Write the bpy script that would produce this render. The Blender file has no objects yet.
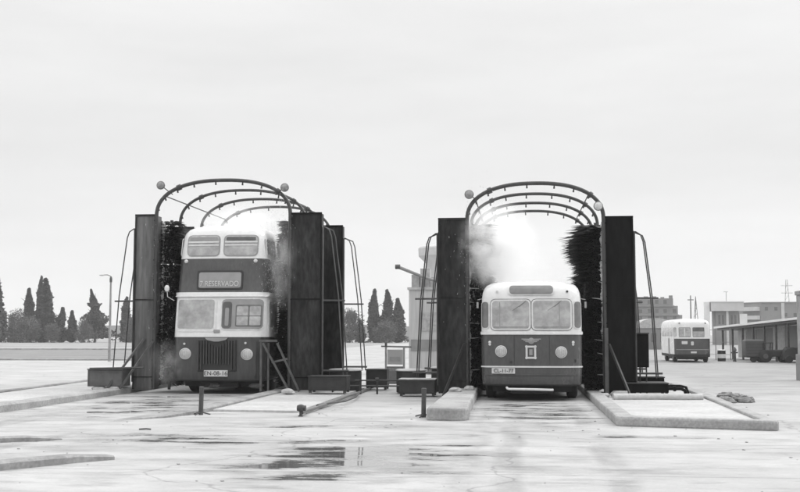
import bpy, math, random
from mathutils import Vector, Matrix
PI = math.pi
S = bpy.context.scene
COL = S.collection
rnd = random.Random(7)

# ---------------------------------------------------------------- materials
def mat(name, base, rough=.6, var=.25, scale=3.0, bump=.0, stretch=(1, 1, 1), metallic=0.0, spec=.5, var2=0.0, scale2=40):
    m = bpy.data.materials.new(name); m.use_nodes = True
    nt = m.node_tree; b = nt.nodes['Principled BSDF']
    tc = nt.nodes.new('ShaderNodeTexCoord'); mp = nt.nodes.new('ShaderNodeMapping')
    mp.inputs['Scale'].default_value = stretch
    nt.links.new(tc.outputs['Object'], mp.inputs['Vector'])
    n = nt.nodes.new('ShaderNodeTexNoise'); n.inputs['Scale'].default_value = scale; n.inputs['Detail'].default_value = 6
    n.inputs['Roughness'].default_value = .6
    nt.links.new(mp.outputs[0], n.inputs['Vector'])
    r = nt.nodes.new('ShaderNodeMapRange')
    r.inputs['From Min'].default_value = .3; r.inputs['From Max'].default_value = .7
    r.inputs['To Min'].default_value = base*(1-var); r.inputs['To Max'].default_value = min(.95, base*(1+var))
    nt.links.new(n.outputs['Fac'], r.inputs['Value'])
    out = r.outputs[0]
    if var2:
        n2 = nt.nodes.new('ShaderNodeTexNoise'); n2.inputs['Scale'].default_value = scale2; n2.inputs['Detail'].default_value = 3
        nt.links.new(mp.outputs[0], n2.inputs['Vector'])
        r2 = nt.nodes.new('ShaderNodeMapRange'); r2.inputs['From Min'].default_value = .35; r2.inputs['From Max'].default_value = .65
        r2.inputs['To Min'].default_value = 1-var2; r2.inputs['To Max'].default_value = 1+var2
        nt.links.new(n2.outputs['Fac'], r2.inputs['Value'])
        mu = nt.nodes.new('ShaderNodeMath'); mu.operation = 'MULTIPLY'
        nt.links.new(out, mu.inputs[0]); nt.links.new(r2.outputs[0], mu.inputs[1]); out = mu.outputs[0]
    cc = nt.nodes.new('ShaderNodeCombineColor')
    for k in range(3): nt.links.new(out, cc.inputs[k])
    nt.links.new(cc.outputs[0], b.inputs['Base Color'])
    rr = nt.nodes.new('ShaderNodeMapRange'); rr.inputs['To Min'].default_value = max(.03, rough-.12); rr.inputs['To Max'].default_value = min(1, rough+.12)
    nt.links.new(n.outputs['Fac'], rr.inputs['Value']); nt.links.new(rr.outputs[0], b.inputs['Roughness'])
    b.inputs['Metallic'].default_value = metallic
    b.inputs['Specular IOR Level'].default_value = spec
    if bump:
        bp = nt.nodes.new('ShaderNodeBump'); bp.inputs['Strength'].default_value = bump; bp.inputs['Distance'].default_value = .02
        nt.links.new(n.outputs['Fac'], bp.inputs['Height']); nt.links.new(bp.outputs[0], b.inputs['Normal'])
    return m

M = {}
M['plate'] = mat('black_wet_steel', .006, .6, .5, 1.5, .15, (1, 1, .25), spec=.07, var2=.3, scale2=9)
M['plate_grey'] = mat('grey_wet_steel', .085, .38, .45, 1.6, .25, (1.5, 1.5, .22), spec=.5, var2=.25, scale2=8)
M['plate_mid'] = mat('charcoal_wet_steel', .021, .5, .8, 1.1, .2, (1.3, 1.3, .4), spec=.15, var2=.4, scale2=8)
M['steel'] = mat('dark_pipe_steel', .035, .45, .4, 4, .1)
M['steel_light'] = mat('galvanised_pipe', .12, .4, .3, 4, .1)
M['steel_brace'] = mat('worn_brace_steel', .07, .5, .4, 5, .1)
M['bristle'] = mat('black_bristle', .006, .6, .4, 20, 0, spec=.2)
M['froth'] = mat('white_water_froth', .5, .3, .3, 30, .2)
M['bus_dark'] = mat('dark_bus_paint', .058, .24, .2, 1.6, .03, (1.3, 1, .5), spec=.6, var2=.1, scale2=14)
M['bus_dark2'] = mat('dark_bus_paint_wet', .038, .2, .35, 1.8, .05, (1.6, 1, .35), spec=.6, var2=.12, scale2=12)
M['bus_white'] = mat('white_bus_paint', .66, .25, .07, 2, .02, spec=.5, var2=.03, scale2=12)
M['bus_under'] = mat('black_underbody', .012, .7, .4, 5)
M['trim'] = mat('bright_trim', .62, .25, .08, 8, 0)
M['glass'] = mat('misted_bus_glass', .34, .08, .3, 2.6, .03, (1, 1, 1), spec=.8, var2=.12, scale2=7)
M['glass_d'] = mat('dim_bus_glass', .13, .08, .3, 3, .03, spec=.8)
M['blind'] = mat('destination_blind', .25, .15, .08, 5, 0, spec=.7)
M['letter'] = mat('pale_lettering', .5, .4, .1, 8)
M['plate_white'] = mat('number_plate_white', .55, .4, .1, 9)
M['ink'] = mat('black_ink', .02, .5, .1, 9)
M['lamp_glass'] = mat('headlamp_glass', .55, .12, .2, 25, .3, spec=.9)
M['tyre'] = mat('tyre_rubber', .015, .75, .3, 8, .1)
M['conc'] = mat('kerb_concrete', .30, .8, .28, 1.6, .4, (1, 1, 1), var2=.13, scale2=22)
M['conc_d'] = mat('weathered_kerb_concrete', .25, .8, .3, 2.0, .4, (1, 1, 1), var2=.15, scale2=18)
M['slab'] = mat('island_slab_concrete', .42, .75, .14, .9, .25, var2=.1, scale2=12)
M['box'] = mat('dark_box_paint', .03, .55, .3, 4, .15, spec=.3)
M['boxg'] = mat('grey_box_paint', .085, .55, .3, 4, .15)
M['lid'] = mat('pale_lid', .38, .5, .2, 6, .1)
M['rubble'] = mat('rubble_stone', .2, .9, .4, 6, .4)
M['leaf'] = mat('conifer_foliage', .08, .8, .45, .8, 0, spec=.2)
M['leaf2'] = mat('broadleaf_foliage', .12, .8, .45, .8, 0, spec=.2)
M['bark'] = mat('tree_bark', .08, .9, .3, 6)
M['wallp'] = mat('pale_render_wall', .5, .8, .1, .6)
M['wallg'] = mat('grey_render_wall', .22, .8, .12, .4)
M['walls'] = mat('stepped_block_wall', .2, .8, .15, .4)
M['windowd'] = mat('far_window_glass', .10, .2, .3, 2)
M['cabin'] = mat('pale_grey_cabin_sheet', .42, .55, .12, 2, .05, (6, 6, .3))
M['cabin2'] = mat('cabin_band_sheet', .22, .55, .15, 2)
M['roofw'] = mat('white_roof_sheet', .7, .5, .08, 1)
M['post'] = mat('dark_post_paint', .05, .55, .3, 10, .1)
M['postg'] = mat('pale_post_paint', .45, .6, .1, 3)
M['van'] = mat('charcoal_box_paint', .05, .5, .2, 4)
M['tarp'] = mat('black_tarpaulin', .012, .6, .4, 3, .5)
M['grit'] = mat('grit_stone', .26, .9, .3, 6)
M['bulb'] = mat('grey_lamp_glass', .22, .2, .5, 14, .1, spec=.6)
M['mast'] = mat('grey_mast', .2, .5, .2, 2)
M['track'] = mat('dark_wet_lane', .16, .2, .3, 1.6, .1)

# ---------------------------------------------------------------- ground height
def gz(y):
    t = min(1, max(0, (y-38)/38)); return -.30*t*t*(3-2*t)

# ---------------------------------------------------------------- mesh builder
class MB:
    def __init__(s): s.v = []; s.f = []; s.m = []
    def add(s, vs, fs, mi=0):
        o = len(s.v); s.v += [tuple(p) for p in vs]
        s.f += [tuple(o+i for i in f) for f in fs]; s.m += [mi]*len(fs); return s
    def box(s, x0, x1, y0, y1, z0, z1, mi=0):
        return s.add([(x0,y0,z0),(x1,y0,z0),(x1,y1,z0),(x0,y1,z0),(x0,y0,z1),(x1,y0,z1),(x1,y1,z1),(x0,y1,z1)],
                     [(0,3,2,1),(4,5,6,7),(0,1,5,4),(1,2,6,5),(2,3,7,6),(3,0,4,7)], mi)
    def obox(s, p0, p1, w, h, mi=0):
        """bar from p0 to p1 with section w (horizontal) x h"""
        p0 = Vector(p0); p1 = Vector(p1); d = (p1-p0).normalized()
        up = Vector((0,0,1)) if abs(d.z) < .95 else Vector((0,1,0))
        a = d.cross(up).normalized()*w/2; b = a.cross(d).normalized()*h/2
        vs = [p0-a-b, p0+a-b, p0+a+b, p0-a+b, p1-a-b, p1+a-b, p1+a+b, p1-a+b]
        return s.add(vs, [(0,1,2,3),(7,6,5,4),(0,4,5,1),(1,5,6,2),(2,6,7,3),(3,7,4,0)], mi)
    def prism(s, poly, z0, z1, mi=0):
        n = len(poly)
        a = sum(poly[i][0]*poly[(i+1)%n][1]-poly[(i+1)%n][0]*poly[i][1] for i in range(n))
        if a < 0: poly = poly[::-1]
        vs = [(p[0],p[1],z0) for p in poly]+[(p[0],p[1],z1) for p in poly]
        fs = [tuple(range(n-1,-1,-1)), tuple(range(n,2*n))]+[(i,(i+1)%n,n+(i+1)%n,n+i) for i in range(n)]
        return s.add(vs, fs, mi)
    def tube(s, pts, r, seg=8, mi=0, closed=False):
        pts = [Vector(p) for p in pts]; n = len(pts); rings = []
        rr = r if isinstance(r, (list, tuple)) else [r]*n
        up = None
        for i, p in enumerate(pts):
            a = pts[max(0,i-1)]; b = pts[min(n-1,i+1)]
            t = (b-a).normalized()
            if up is None:
                up = Vector((0,0,1)) if abs(t.z) < .9 else Vector((1,0,0))
            u = t.cross(up).normalized(); w = u.cross(t).normalized(); up = w
            rings.append([p+(u*math.cos(2*PI*k/seg)+w*math.sin(2*PI*k/seg))*rr[i] for k in range(seg)])
        vs = [q for R in rings for q in R]; fs = []
        for i in range(n-1):
            for k in range(seg):
                k2 = (k+1)%seg; fs.append((i*seg+k, (i+1)*seg+k, (i+1)*seg+k2, i*seg+k2))
        fs.append(tuple(range(seg))); fs.append(tuple((n-1)*seg+k for k in range(seg-1,-1,-1)))
        return s.add(vs, fs, mi)
    def lathe(s, prof, c=(0,0,0), axis='z', seg=16, mi=0):
        """prof: list of (r, h) along the axis"""
        vs = []; n = len(prof)
        for r, h in prof:
            for k in range(seg):
                a = 2*PI*k/seg; x, y = r*math.cos(a), r*math.sin(a)
                p = {'z': (x,y,h), 'y': (x,h,-y), 'x': (h,x,y)}[axis]
                vs.append((c[0]+p[0], c[1]+p[1], c[2]+p[2]))
        fs = [tuple(range(seg-1,-1,-1)), tuple((n-1)*seg+k for k in range(seg))]
        for i in range(n-1):
            for k in range(seg):
                k2 = (k+1)%seg; fs.append((i*seg+k, i*seg+k2, (i+1)*seg+k2, (i+1)*seg+k))
        return s.add(vs, fs, mi)
    def blob(s, c, r, seed=0, mi=0, sq=(1,1,1), rough=.25):
        R = random.Random(seed); vs = []; fs = []
        nu, nv = 8, 5
        vs.append((c[0], c[1], c[2]-r*sq[2]))
        for j in range(1, nv):
            ph = -PI/2+PI*j/nv
            for i in range(nu):
                q = r*(1+R.uniform(-rough, rough)); a = 2*PI*i/nu
                vs.append((c[0]+q*math.cos(ph)*math.cos(a)*sq[0], c[1]+q*math.cos(ph)*math.sin(a)*sq[1], c[2]+q*math.sin(ph)*sq[2]))
        vs.append((c[0], c[1], c[2]+r*sq[2])); t = len(vs)-1
        for i in range(nu):
            i2 = (i+1)%nu; fs.append((0, 1+i2, 1+i)); fs.append((t, 1+(nv-2)*nu+i, 1+(nv-2)*nu+i2))
            for j in range(nv-2): fs.append((1+j*nu+i, 1+j*nu+i2, 1+(j+1)*nu+i2, 1+(j+1)*nu+i))
        return s.add(vs, fs, mi)
    def build(s, name, m, parent=None, smooth=False, bevel=0):
        me = bpy.data.meshes.new(name); me.from_pydata(s.v, [], s.f)
        for mm in (m if isinstance(m, (list, tuple)) else [m]): me.materials.append(M[mm] if isinstance(mm, str) else mm)
        me.polygons.foreach_set('material_index', s.m)
        if smooth:
            me.polygons.foreach_set('use_smooth', [True]*len(me.polygons)); me.set_sharp_from_angle(angle=math.radians(38))
        me.update()
        o = bpy.data.objects.new(name, me); COL.objects.link(o)
        if parent: o.parent = parent
        if bevel:
            b = o.modifiers.new('bevel', 'BEVEL'); b.width = bevel; b.segments = 2; b.limit_method = 'ANGLE'
        return o

def tag(o, label, cat, group=None, kind=None):
    o['label'] = label; o['category'] = cat
    if group: o['group'] = group
    if kind: o['kind'] = kind
    return o
def empty(name, loc, label, cat, group=None, rz=0):
    o = bpy.data.objects.new(name, None); COL.objects.link(o); o.location = loc; o.rotation_euler[2] = rz
    return tag(o, label, cat, group)
def struct(o): o['kind'] = 'structure'; return o
def copy_tree(o, parent=None):
    c = o.copy(); COL.objects.link(c); c.parent = parent
    for ch in list(o.children): copy_tree(ch, c)
    return c
def text_mb(txt, size, name, m, parent, loc, rot, thick=.004):
    cu = bpy.data.curves.new(name, 'FONT'); cu.body = txt; cu.size = size; cu.extrude = thick; cu.align_x = 'CENTER'; cu.align_y = 'CENTER'
    t = bpy.data.objects.new(name, cu)
    COL.objects.link(t); dg = bpy.context.evaluated_depsgraph_get(); me = bpy.data.meshes.new_from_object(t.evaluated_get(dg))
    COL.objects.unlink(t); bpy.data.objects.remove(t)
    me.materials.clear(); me.materials.append(M[m])
    o = bpy.data.objects.new(name, me); COL.objects.link(o); o.parent = parent; o.location = loc; o.rotation_euler = rot
    return o

# ================================================================ ground
def ground_mat():
    m = bpy.data.materials.new('wet_concrete_yard'); m.use_nodes = True; nt = m.node_tree; L = nt.links; N = nt.nodes.new
    b = nt.nodes['Principled BSDF']; tc = N('ShaderNodeTexCoord')
    def noise(sc, det=6, st=(1,1,1), ro=.6, off=(0,0,0)):
        mp = N('ShaderNodeMapping'); mp.inputs['Scale'].default_value = st; mp.inputs['Location'].default_value = off
        L.new(tc.outputs['Object'], mp.inputs[0]); n = N('ShaderNodeTexNoise')
        n.inputs['Scale'].default_value = sc; n.inputs['Detail'].default_value = det; n.inputs['Roughness'].default_value = ro
        L.new(mp.outputs[0], n.inputs['Vector']); return n.outputs['Fac']
    def mr(v, a, c, d, e, cl=True):
        r = N('ShaderNodeMapRange'); r.inputs[1].default_value = a; r.inputs[2].default_value = c; r.inputs[3].default_value = d; r.inputs[4].default_value = e
        r.clamp = cl; L.new(v, r.inputs[0]); return r.outputs[0]
    def ma(op, a, c=None):
        q = N('ShaderNodeMath'); q.operation = op
        for i, x in enumerate((a, c)):
            if x is None: continue
            if isinstance(x, (int, float)): q.inputs[i].default_value = x
            else: L.new(x, q.inputs[i])
        return q.outputs[0]
    def blob(cx, cy, rx, ry):
        mp = N('ShaderNodeMapping'); mp.inputs['Location'].default_value = (-cx/rx, -cy/ry, 0); mp.inputs['Scale'].default_value = (1/rx, 1/ry, 0)
        L.new(tc.outputs['Object'], mp.inputs[0]); v = N('ShaderNodeVectorMath'); v.operation = 'LENGTH'; L.new(mp.outputs[0], v.inputs[0])
        return mr(v.outputs['Value'], .35, 1.15, 1, 0)
    base = mr(noise(.3, 8), .3, .7, .34, .47)
    mid = mr(noise(1.3, 8, (.7, 1.2, 1), .7), .35, .68, .85, 1.06)
    fine = mr(noise(26, 4), .3, .7, .93, 1.07)
    stain = mr(noise(.8, 9, (.55, 1.5, 1), .72, (7, 3, 0)), .50, .68, 1.0, .62)
    # puddles and damp
    wn = noise(1.25, 9, (.55, 1.3, 1), .68, (3.1, 5.2, 0))
    reg = blob(-2.2, 14.5, 2.0, 3.1)
    for bb in ((-6.0, 16.6, 3.0, 1.2), (-8.7, 24.0, 2.2, 6.0), (.3, 23.6, 1.5, 5.5), (-3.0, 19.2, 2.6, .7), (2.0, 17.8, .9, .8)):
        k = blob(*bb); reg = ma('MAXIMUM', reg, ma('MULTIPLY', k, .70))
    reg = ma('MAXIMUM', reg, ma('MULTIPLY', blob(-5.0, 16.25, 2.6, .17), 1.15)); reg = ma('MAXIMUM', reg, ma('MULTIPLY', blob(-1.6, 13.6, .6, .9), 1.0))
    w = ma('ADD', wn, ma('MULTIPLY', reg, .215))
    damp = mr(w, .55, .70, 0, 1); pud = mr(w, .675, .73, 0, 1)
    col = ma('MULTIPLY', ma('MULTIPLY', base, mid), ma('MULTIPLY', fine, stain))
    col = ma('MULTIPLY', col, mr(damp, 0, 1, 1, .62)); col = ma('MULTIPLY', col, mr(pud, 0, 1, 1, .55))
    # cracks, joints and tyre tracks
    mpc = N('ShaderNodeMapping'); mpc.inputs['Rotation'].default_value = (0, 0, .35); L.new(tc.outputs['Object'], mpc.inputs[0])
    wv = N('ShaderNodeVectorMath'); wv.operation = 'ADD'; nn = N('ShaderNodeTexNoise'); nn.inputs['Scale'].default_value = .8; nn.inputs['Detail'].default_value = 4; L.new(mpc.outputs[0], nn.inputs['Vector'])
    L.new(mpc.outputs[0], wv.inputs[0]); L.new(nn.outputs['Color'], wv.inputs[1])
    vo = N('ShaderNodeTexVoronoi'); vo.feature = 'DISTANCE_TO_EDGE'; vo.inputs['Scale'].default_value = .17; L.new(wv.outputs[0], vo.inputs['Vector'])
    crack = mr(vo.outputs['Distance'], .0012, .005, .72, 1)
    sx = N('ShaderNodeSeparateXYZ'); L.new(tc.outputs['Object'], sx.inputs[0])
    def line(sock, at, w): return mr(ma('ABSOLUTE', ma('SUBTRACT', sock, at)), w*.5, w, 1, 0)
    wx = ma('ADD', sx.outputs['X'], ma('MULTIPLY', noise(.25, 3), .5))
    tr = None
    for at in (-.42, 1.38, -8.85, -7.05, -9.15, .1): 
        l_ = line(wx, at, .22); tr = l_ if tr is None else ma('MAXIMUM', tr, l_)
    tr = ma('MULTIPLY', tr, mr(noise(.7, 7, (1, .4, 1), .7, (2, 9, 1)), .42, .62, 0, 1))
    jn = ma('MAXIMUM', line(sx.outputs['Y'], 20.45, .035), line(sx.outputs['Y'], 12.9, .03))
    col = ma('MULTIPLY', col, ma('MULTIPLY', crack, ma('MULTIPLY', mr(tr, 0, 1, 1, .70), mr(jn, 0, 1, 1, .7))))
    # the yard beyond the wash is a greyer asphalt
    sep = N('ShaderNodeSeparateXYZ'); L.new(tc.outputs['Object'], sep.inputs[0])
    asph = ma('MULTIPLY', mr(sep.outputs['Y'], 24, 40, 0, 1), mr(sep.outputs['X'], 2.5, 6.5, 0, 1))
    col = ma('MULTIPLY', col, mr(asph, 0, 1, 1, .66))
    cc = N('ShaderNodeCombineColor')
    for k in range(3): L.new(col, cc.inputs[k])
    L.new(cc.outputs[0], b.inputs['Base Color'])
    ro = ma('SUBTRACT', mr(damp, 0, 1, .62, .30), mr(pud, 0, 1, 0, .285))
    L.new(ro, b.inputs['Roughness'])
    bp = N('ShaderNodeBump'); bp.inputs['Distance'].default_value = .012
    L.new(mr(pud, 0, 1, .55, .03), bp.inputs['Strength']); L.new(noise(9, 6), bp.inputs['Height']); L.new(bp.outputs[0], b.inputs['Normal'])
    return m
g = MB()
ys = [-60, -10, 0, 10, 20, 30, 38, 42, 46, 50, 54, 58, 62, 66, 70, 74, 78, 100, 140, 200, 300, 500, 900, 1800]
vs = [(x, y, gz(y)) for y in ys for x in (-1400, 1400)]
g.add(vs, [(2*i, 2*i+1, 2*i+3, 2*i+2) for i in range(len(ys)-1)])
o = g.build('ground', ground_mat(), smooth=True); struct(o)

M['verge'] = mat('dull_grass_verge', .19, .95, .2, .25, 0, var2=.12, scale2=3)
M['road'] = mat('pale_road', .40, .8, .08, .3)
struct(MB().add([(-260, 78, gz(78)+.006), (-26.5, 78, gz(78)+.006), (-38, 128, -.292), (-260, 128, -.292)], [(0,1,2,3)]).build('grass_verge', 'verge'))
struct(MB().add([(-400, 150, -.29), (-24, 150, -.29), (-24, 420, -.29), (-400, 420, -.29)], [(0,1,2,3)]).build('field', mat('dull_field_grass', .26, .95, .2, .08)))
def kerb_line(pts, w, h, m, label, z0=0, rad=None):
    mb = MB(); n = len(pts); prof = [(-w/2, 0), (-w/2, h*.8), (-w/2+w*.12, h), (w/2-w*.12, h), (w/2, h*.8), (w/2, 0)]
    vs = []
    for i, p in enumerate(pts):
        a = Vector(pts[max(0,i-1)][:2]); b = Vector(pts[min(n-1,i+1)][:2]); t = (b-a).normalized(); nn = Vector((t.y, -t.x))
        hh = p[2] if len(p) > 2 else 1
        for u, z in prof: vs.append((p[0]+nn.x*u, p[1]+nn.y*u, gz(p[1])+z0+z*hh-.02))
    k = len(prof); fs = [(i*k+j, i*k+j+1, (i+1)*k+j+1, (i+1)*k+j) for i in range(n-1) for j in range(k-1)]
    fs += [tuple(range(k)), tuple((n-1)*k+j for j in range(k-1,-1,-1))]
    mb.add(vs, fs)
    return tag(mb.build('kerb', m, smooth=True, bevel=0), label, 'kerb')
kerb_line([(-200, 76.6), (-60, 76.8), (-26.2, 77.6)], .35, .16, 'conc', 'long pale kerb line on the near side of the grass verge at left')
kerb_line([(-200, 129), (-60, 129), (-36, 129)], .5, .22, 'conc', 'distant pale kerb line on the far side of the grass verge')
def wob(a, b, n, amp, seed, h0=1, h1=1):
    R = random.Random(seed); out = []
    for i in range(n+1):
        t = i/n; out.append((a[0]+(b[0]-a[0])*t+R.uniform(-amp, amp), a[1]+(b[1]-a[1])*t, (h0+(h1-h0)*t)*R.uniform(.93, 1.05)))
    return out
# left wash: kerb on its far left, lane kerbs
kerb_line(wob((-13.3, 24), (-14.25, 42), 12, .02, 1), .22, .15, 'conc_d', 'thin low dark kerb strip far left behind the grey box')
kk = [(-11.9, 18.6, 1), (-11.2, 19.8, 1), (-10.8, 21.3, 1)]+wob((-10.72, 22.6), (-10.86, 40), 16, .012, 2)
kerb_line(kk, .42, .19, 'conc', 'long rounded concrete kerb left of the double decker, running to the bottom left edge')
kerb_line([(-7.55, 20.3, .15), (-6.9, 20.9, .5), (-6.62, 21.8, .8)]+wob((-6.5, 23), (-6.5, 40), 16, .02, 3), .34, .13, 'conc_d', 'worn brick edged kerb right of the double decker, tapering out beside the short post')
kerb_line([(-7.0, 11.6, 1), (-6.35, 12.45, 1), (-5.95, 13.0, .95), (-5.6, 13.55, .9), (-5.25, 13.95, .55)], .26, .13, 'conc_d', 'broken rounded kerb stub at bottom left corner of the yard')
kerb_line([(-9.4, 14.7, 1), (-8.1, 15.6, .9), (-7.4, 16.2, .7), (-7.0, 16.5, .3)], .26, .13, 'conc_d', 'low worn kerb fragment at the left edge, between the two longer kerbs')
tag(MB().prism([(-13.2, 25.5), (-10.95, 23.0), (-11.05, 40), (-14.1, 40)], -.02, .085).build('concrete_slab', 'slab'), 'pale concrete slab carrying the grey steel box left of the double decker', 'slab')
tag(MB().prism([(-6.32, 22.6), (-4.5, 22.4), (-4.5, 40), (-6.32, 40)], -.02, .045).build('concrete_slab', 'slab'), 'pale concrete island right of the double decker under the black guard plates', 'slab')
# right wash: thick kerb block on the left of the lane
kb = MB()
kp = [(-1.74, 20.72), (-1.16, 20.66), (-1.02, 20.74), (-.96, 20.95), (-1.02, 23), (-1.05, 26), (-1.08, 30), (-1.1, 40), (-1.75, 40)]
kb.prism(kp, -.02, .235)
tag(kb.build('kerb', 'conc', bevel=.045), 'thick raised concrete kerb block left of the single decker, with a blunt front end', 'kerb')
fr = empty('kerb_frame', (0,0,0), 'low concrete kerb frame enclosing a white slab right of the single decker', 'kerb')
kb = MB()
kb.prism([(1.66, 19.95), (1.74, 19.80), (4.22, 19.08), (4.30, 19.35), (2.05, 20.02), (1.98, 20.3), (2.02, 40), (1.66, 40)], -.02, .17)
kb.build('front_kerb', 'conc', fr, bevel=.04)
MB().prism([(4.30, 19.352), (4.08, 19.42), (4.30, 27), (4.42, 34), (4.66, 34), (4.56, 27)], -.02, .15).build('side_kerb', 'conc', fr, bevel=.03)
MB().prism([(1.99, 20.1), (4.15, 19.5), (4.38, 33.9), (2.03, 33.9)], -.02, .095).build('infill_slab', 'slab', fr)
kb = MB(); kb.tube([(2.12, 26.1, .15), (2.6, 26.2, .155), (3.1, 26.25, .15), (3.7, 26.2, .155), (4.15, 26.3, .15)], .085, 10)
tag(kb.build('concrete_beam', 'slab', smooth=True), 'white rounded beam lying across the slab in front of the black low tank', 'beam')

# ================================================================ bus washes
def bristle_mesh(side_clamp, zclamp, seed):
    """vertical roller brush, axis z, radius about .7; bus lies on -x side at distance side_clamp (below zclamp)"""
    R = random.Random(seed); mb = MB(); z = .22; top = 4.45
    while z < top:
        prof = .60+.10*math.sin(z*3.1+seed)+.06*math.sin(z*9.7+2*seed)
        gap = (abs(z-3.33) < .03) or (z > 4.02 and R.random() < .5) or abs(z-1.9) < .02
        if not gap:
            n = 40
            for k in range(n):
                a = 2*PI*(k+R.random())/n; l = prof*R.uniform(.72, 1.16)*(1.12 if z > 4.0 else 1)
                dz = R.uniform(-.10, .02)
                ca, sa = math.cos(a), math.sin(a)
                tx = l*ca; ty = l*sa
                if z < zclamp and tx < -side_clamp:
                    tx = -side_clamp+R.uniform(0, .04)
                w = R.uniform(.010, .028); h = R.uniform(.012, .028)
                b0 = Vector((ca*.06, sa*.06, z)); mid = Vector((tx*.55, ty*.55, z+dz*.3)); tip = Vector((tx, ty, z+dz))
                pv = Vector((-sa, ca, 0))*w
                vs = [b0-pv, b0+pv, b0+Vector((0,0,h)), mid-pv*1.3, mid+pv*1.3, mid+Vector((0,0,h*1.3)), tip]
                mb.add(vs, [(0,3,4,1),(1,4,5,2),(2,5,3,0),(3,6,4),(4,6,5),(5,6,3)])
        z += .034
    # dense inner pile so no light passes the core
    prof = [(.05, .2)]
    zz = .22
    while zz < 4.3:
        r = .36+.05*math.sin(zz*3.1+seed)
        if abs(zz-3.33) < .05: r = .06
        if zz > 4.05: r = .07
        r = min(r, side_clamp-.02) if zz < zclamp else r
        prof.append((r, zz)); zz += .05
    prof.append((.05, 4.35)); mb.lathe(prof, seg=14)
    return mb

def arc_pts(hw, zs, rise, n=40, e=2.35):
    out = []
    for i in range(n+1):
        a = PI-PI*i/n; c, s_ = math.cos(a), math.sin(a)
        out.append((hw*math.copysign(abs(c)**(2/e), c), zs+rise*abs(s_)**(2/e)))
    return out

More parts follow.
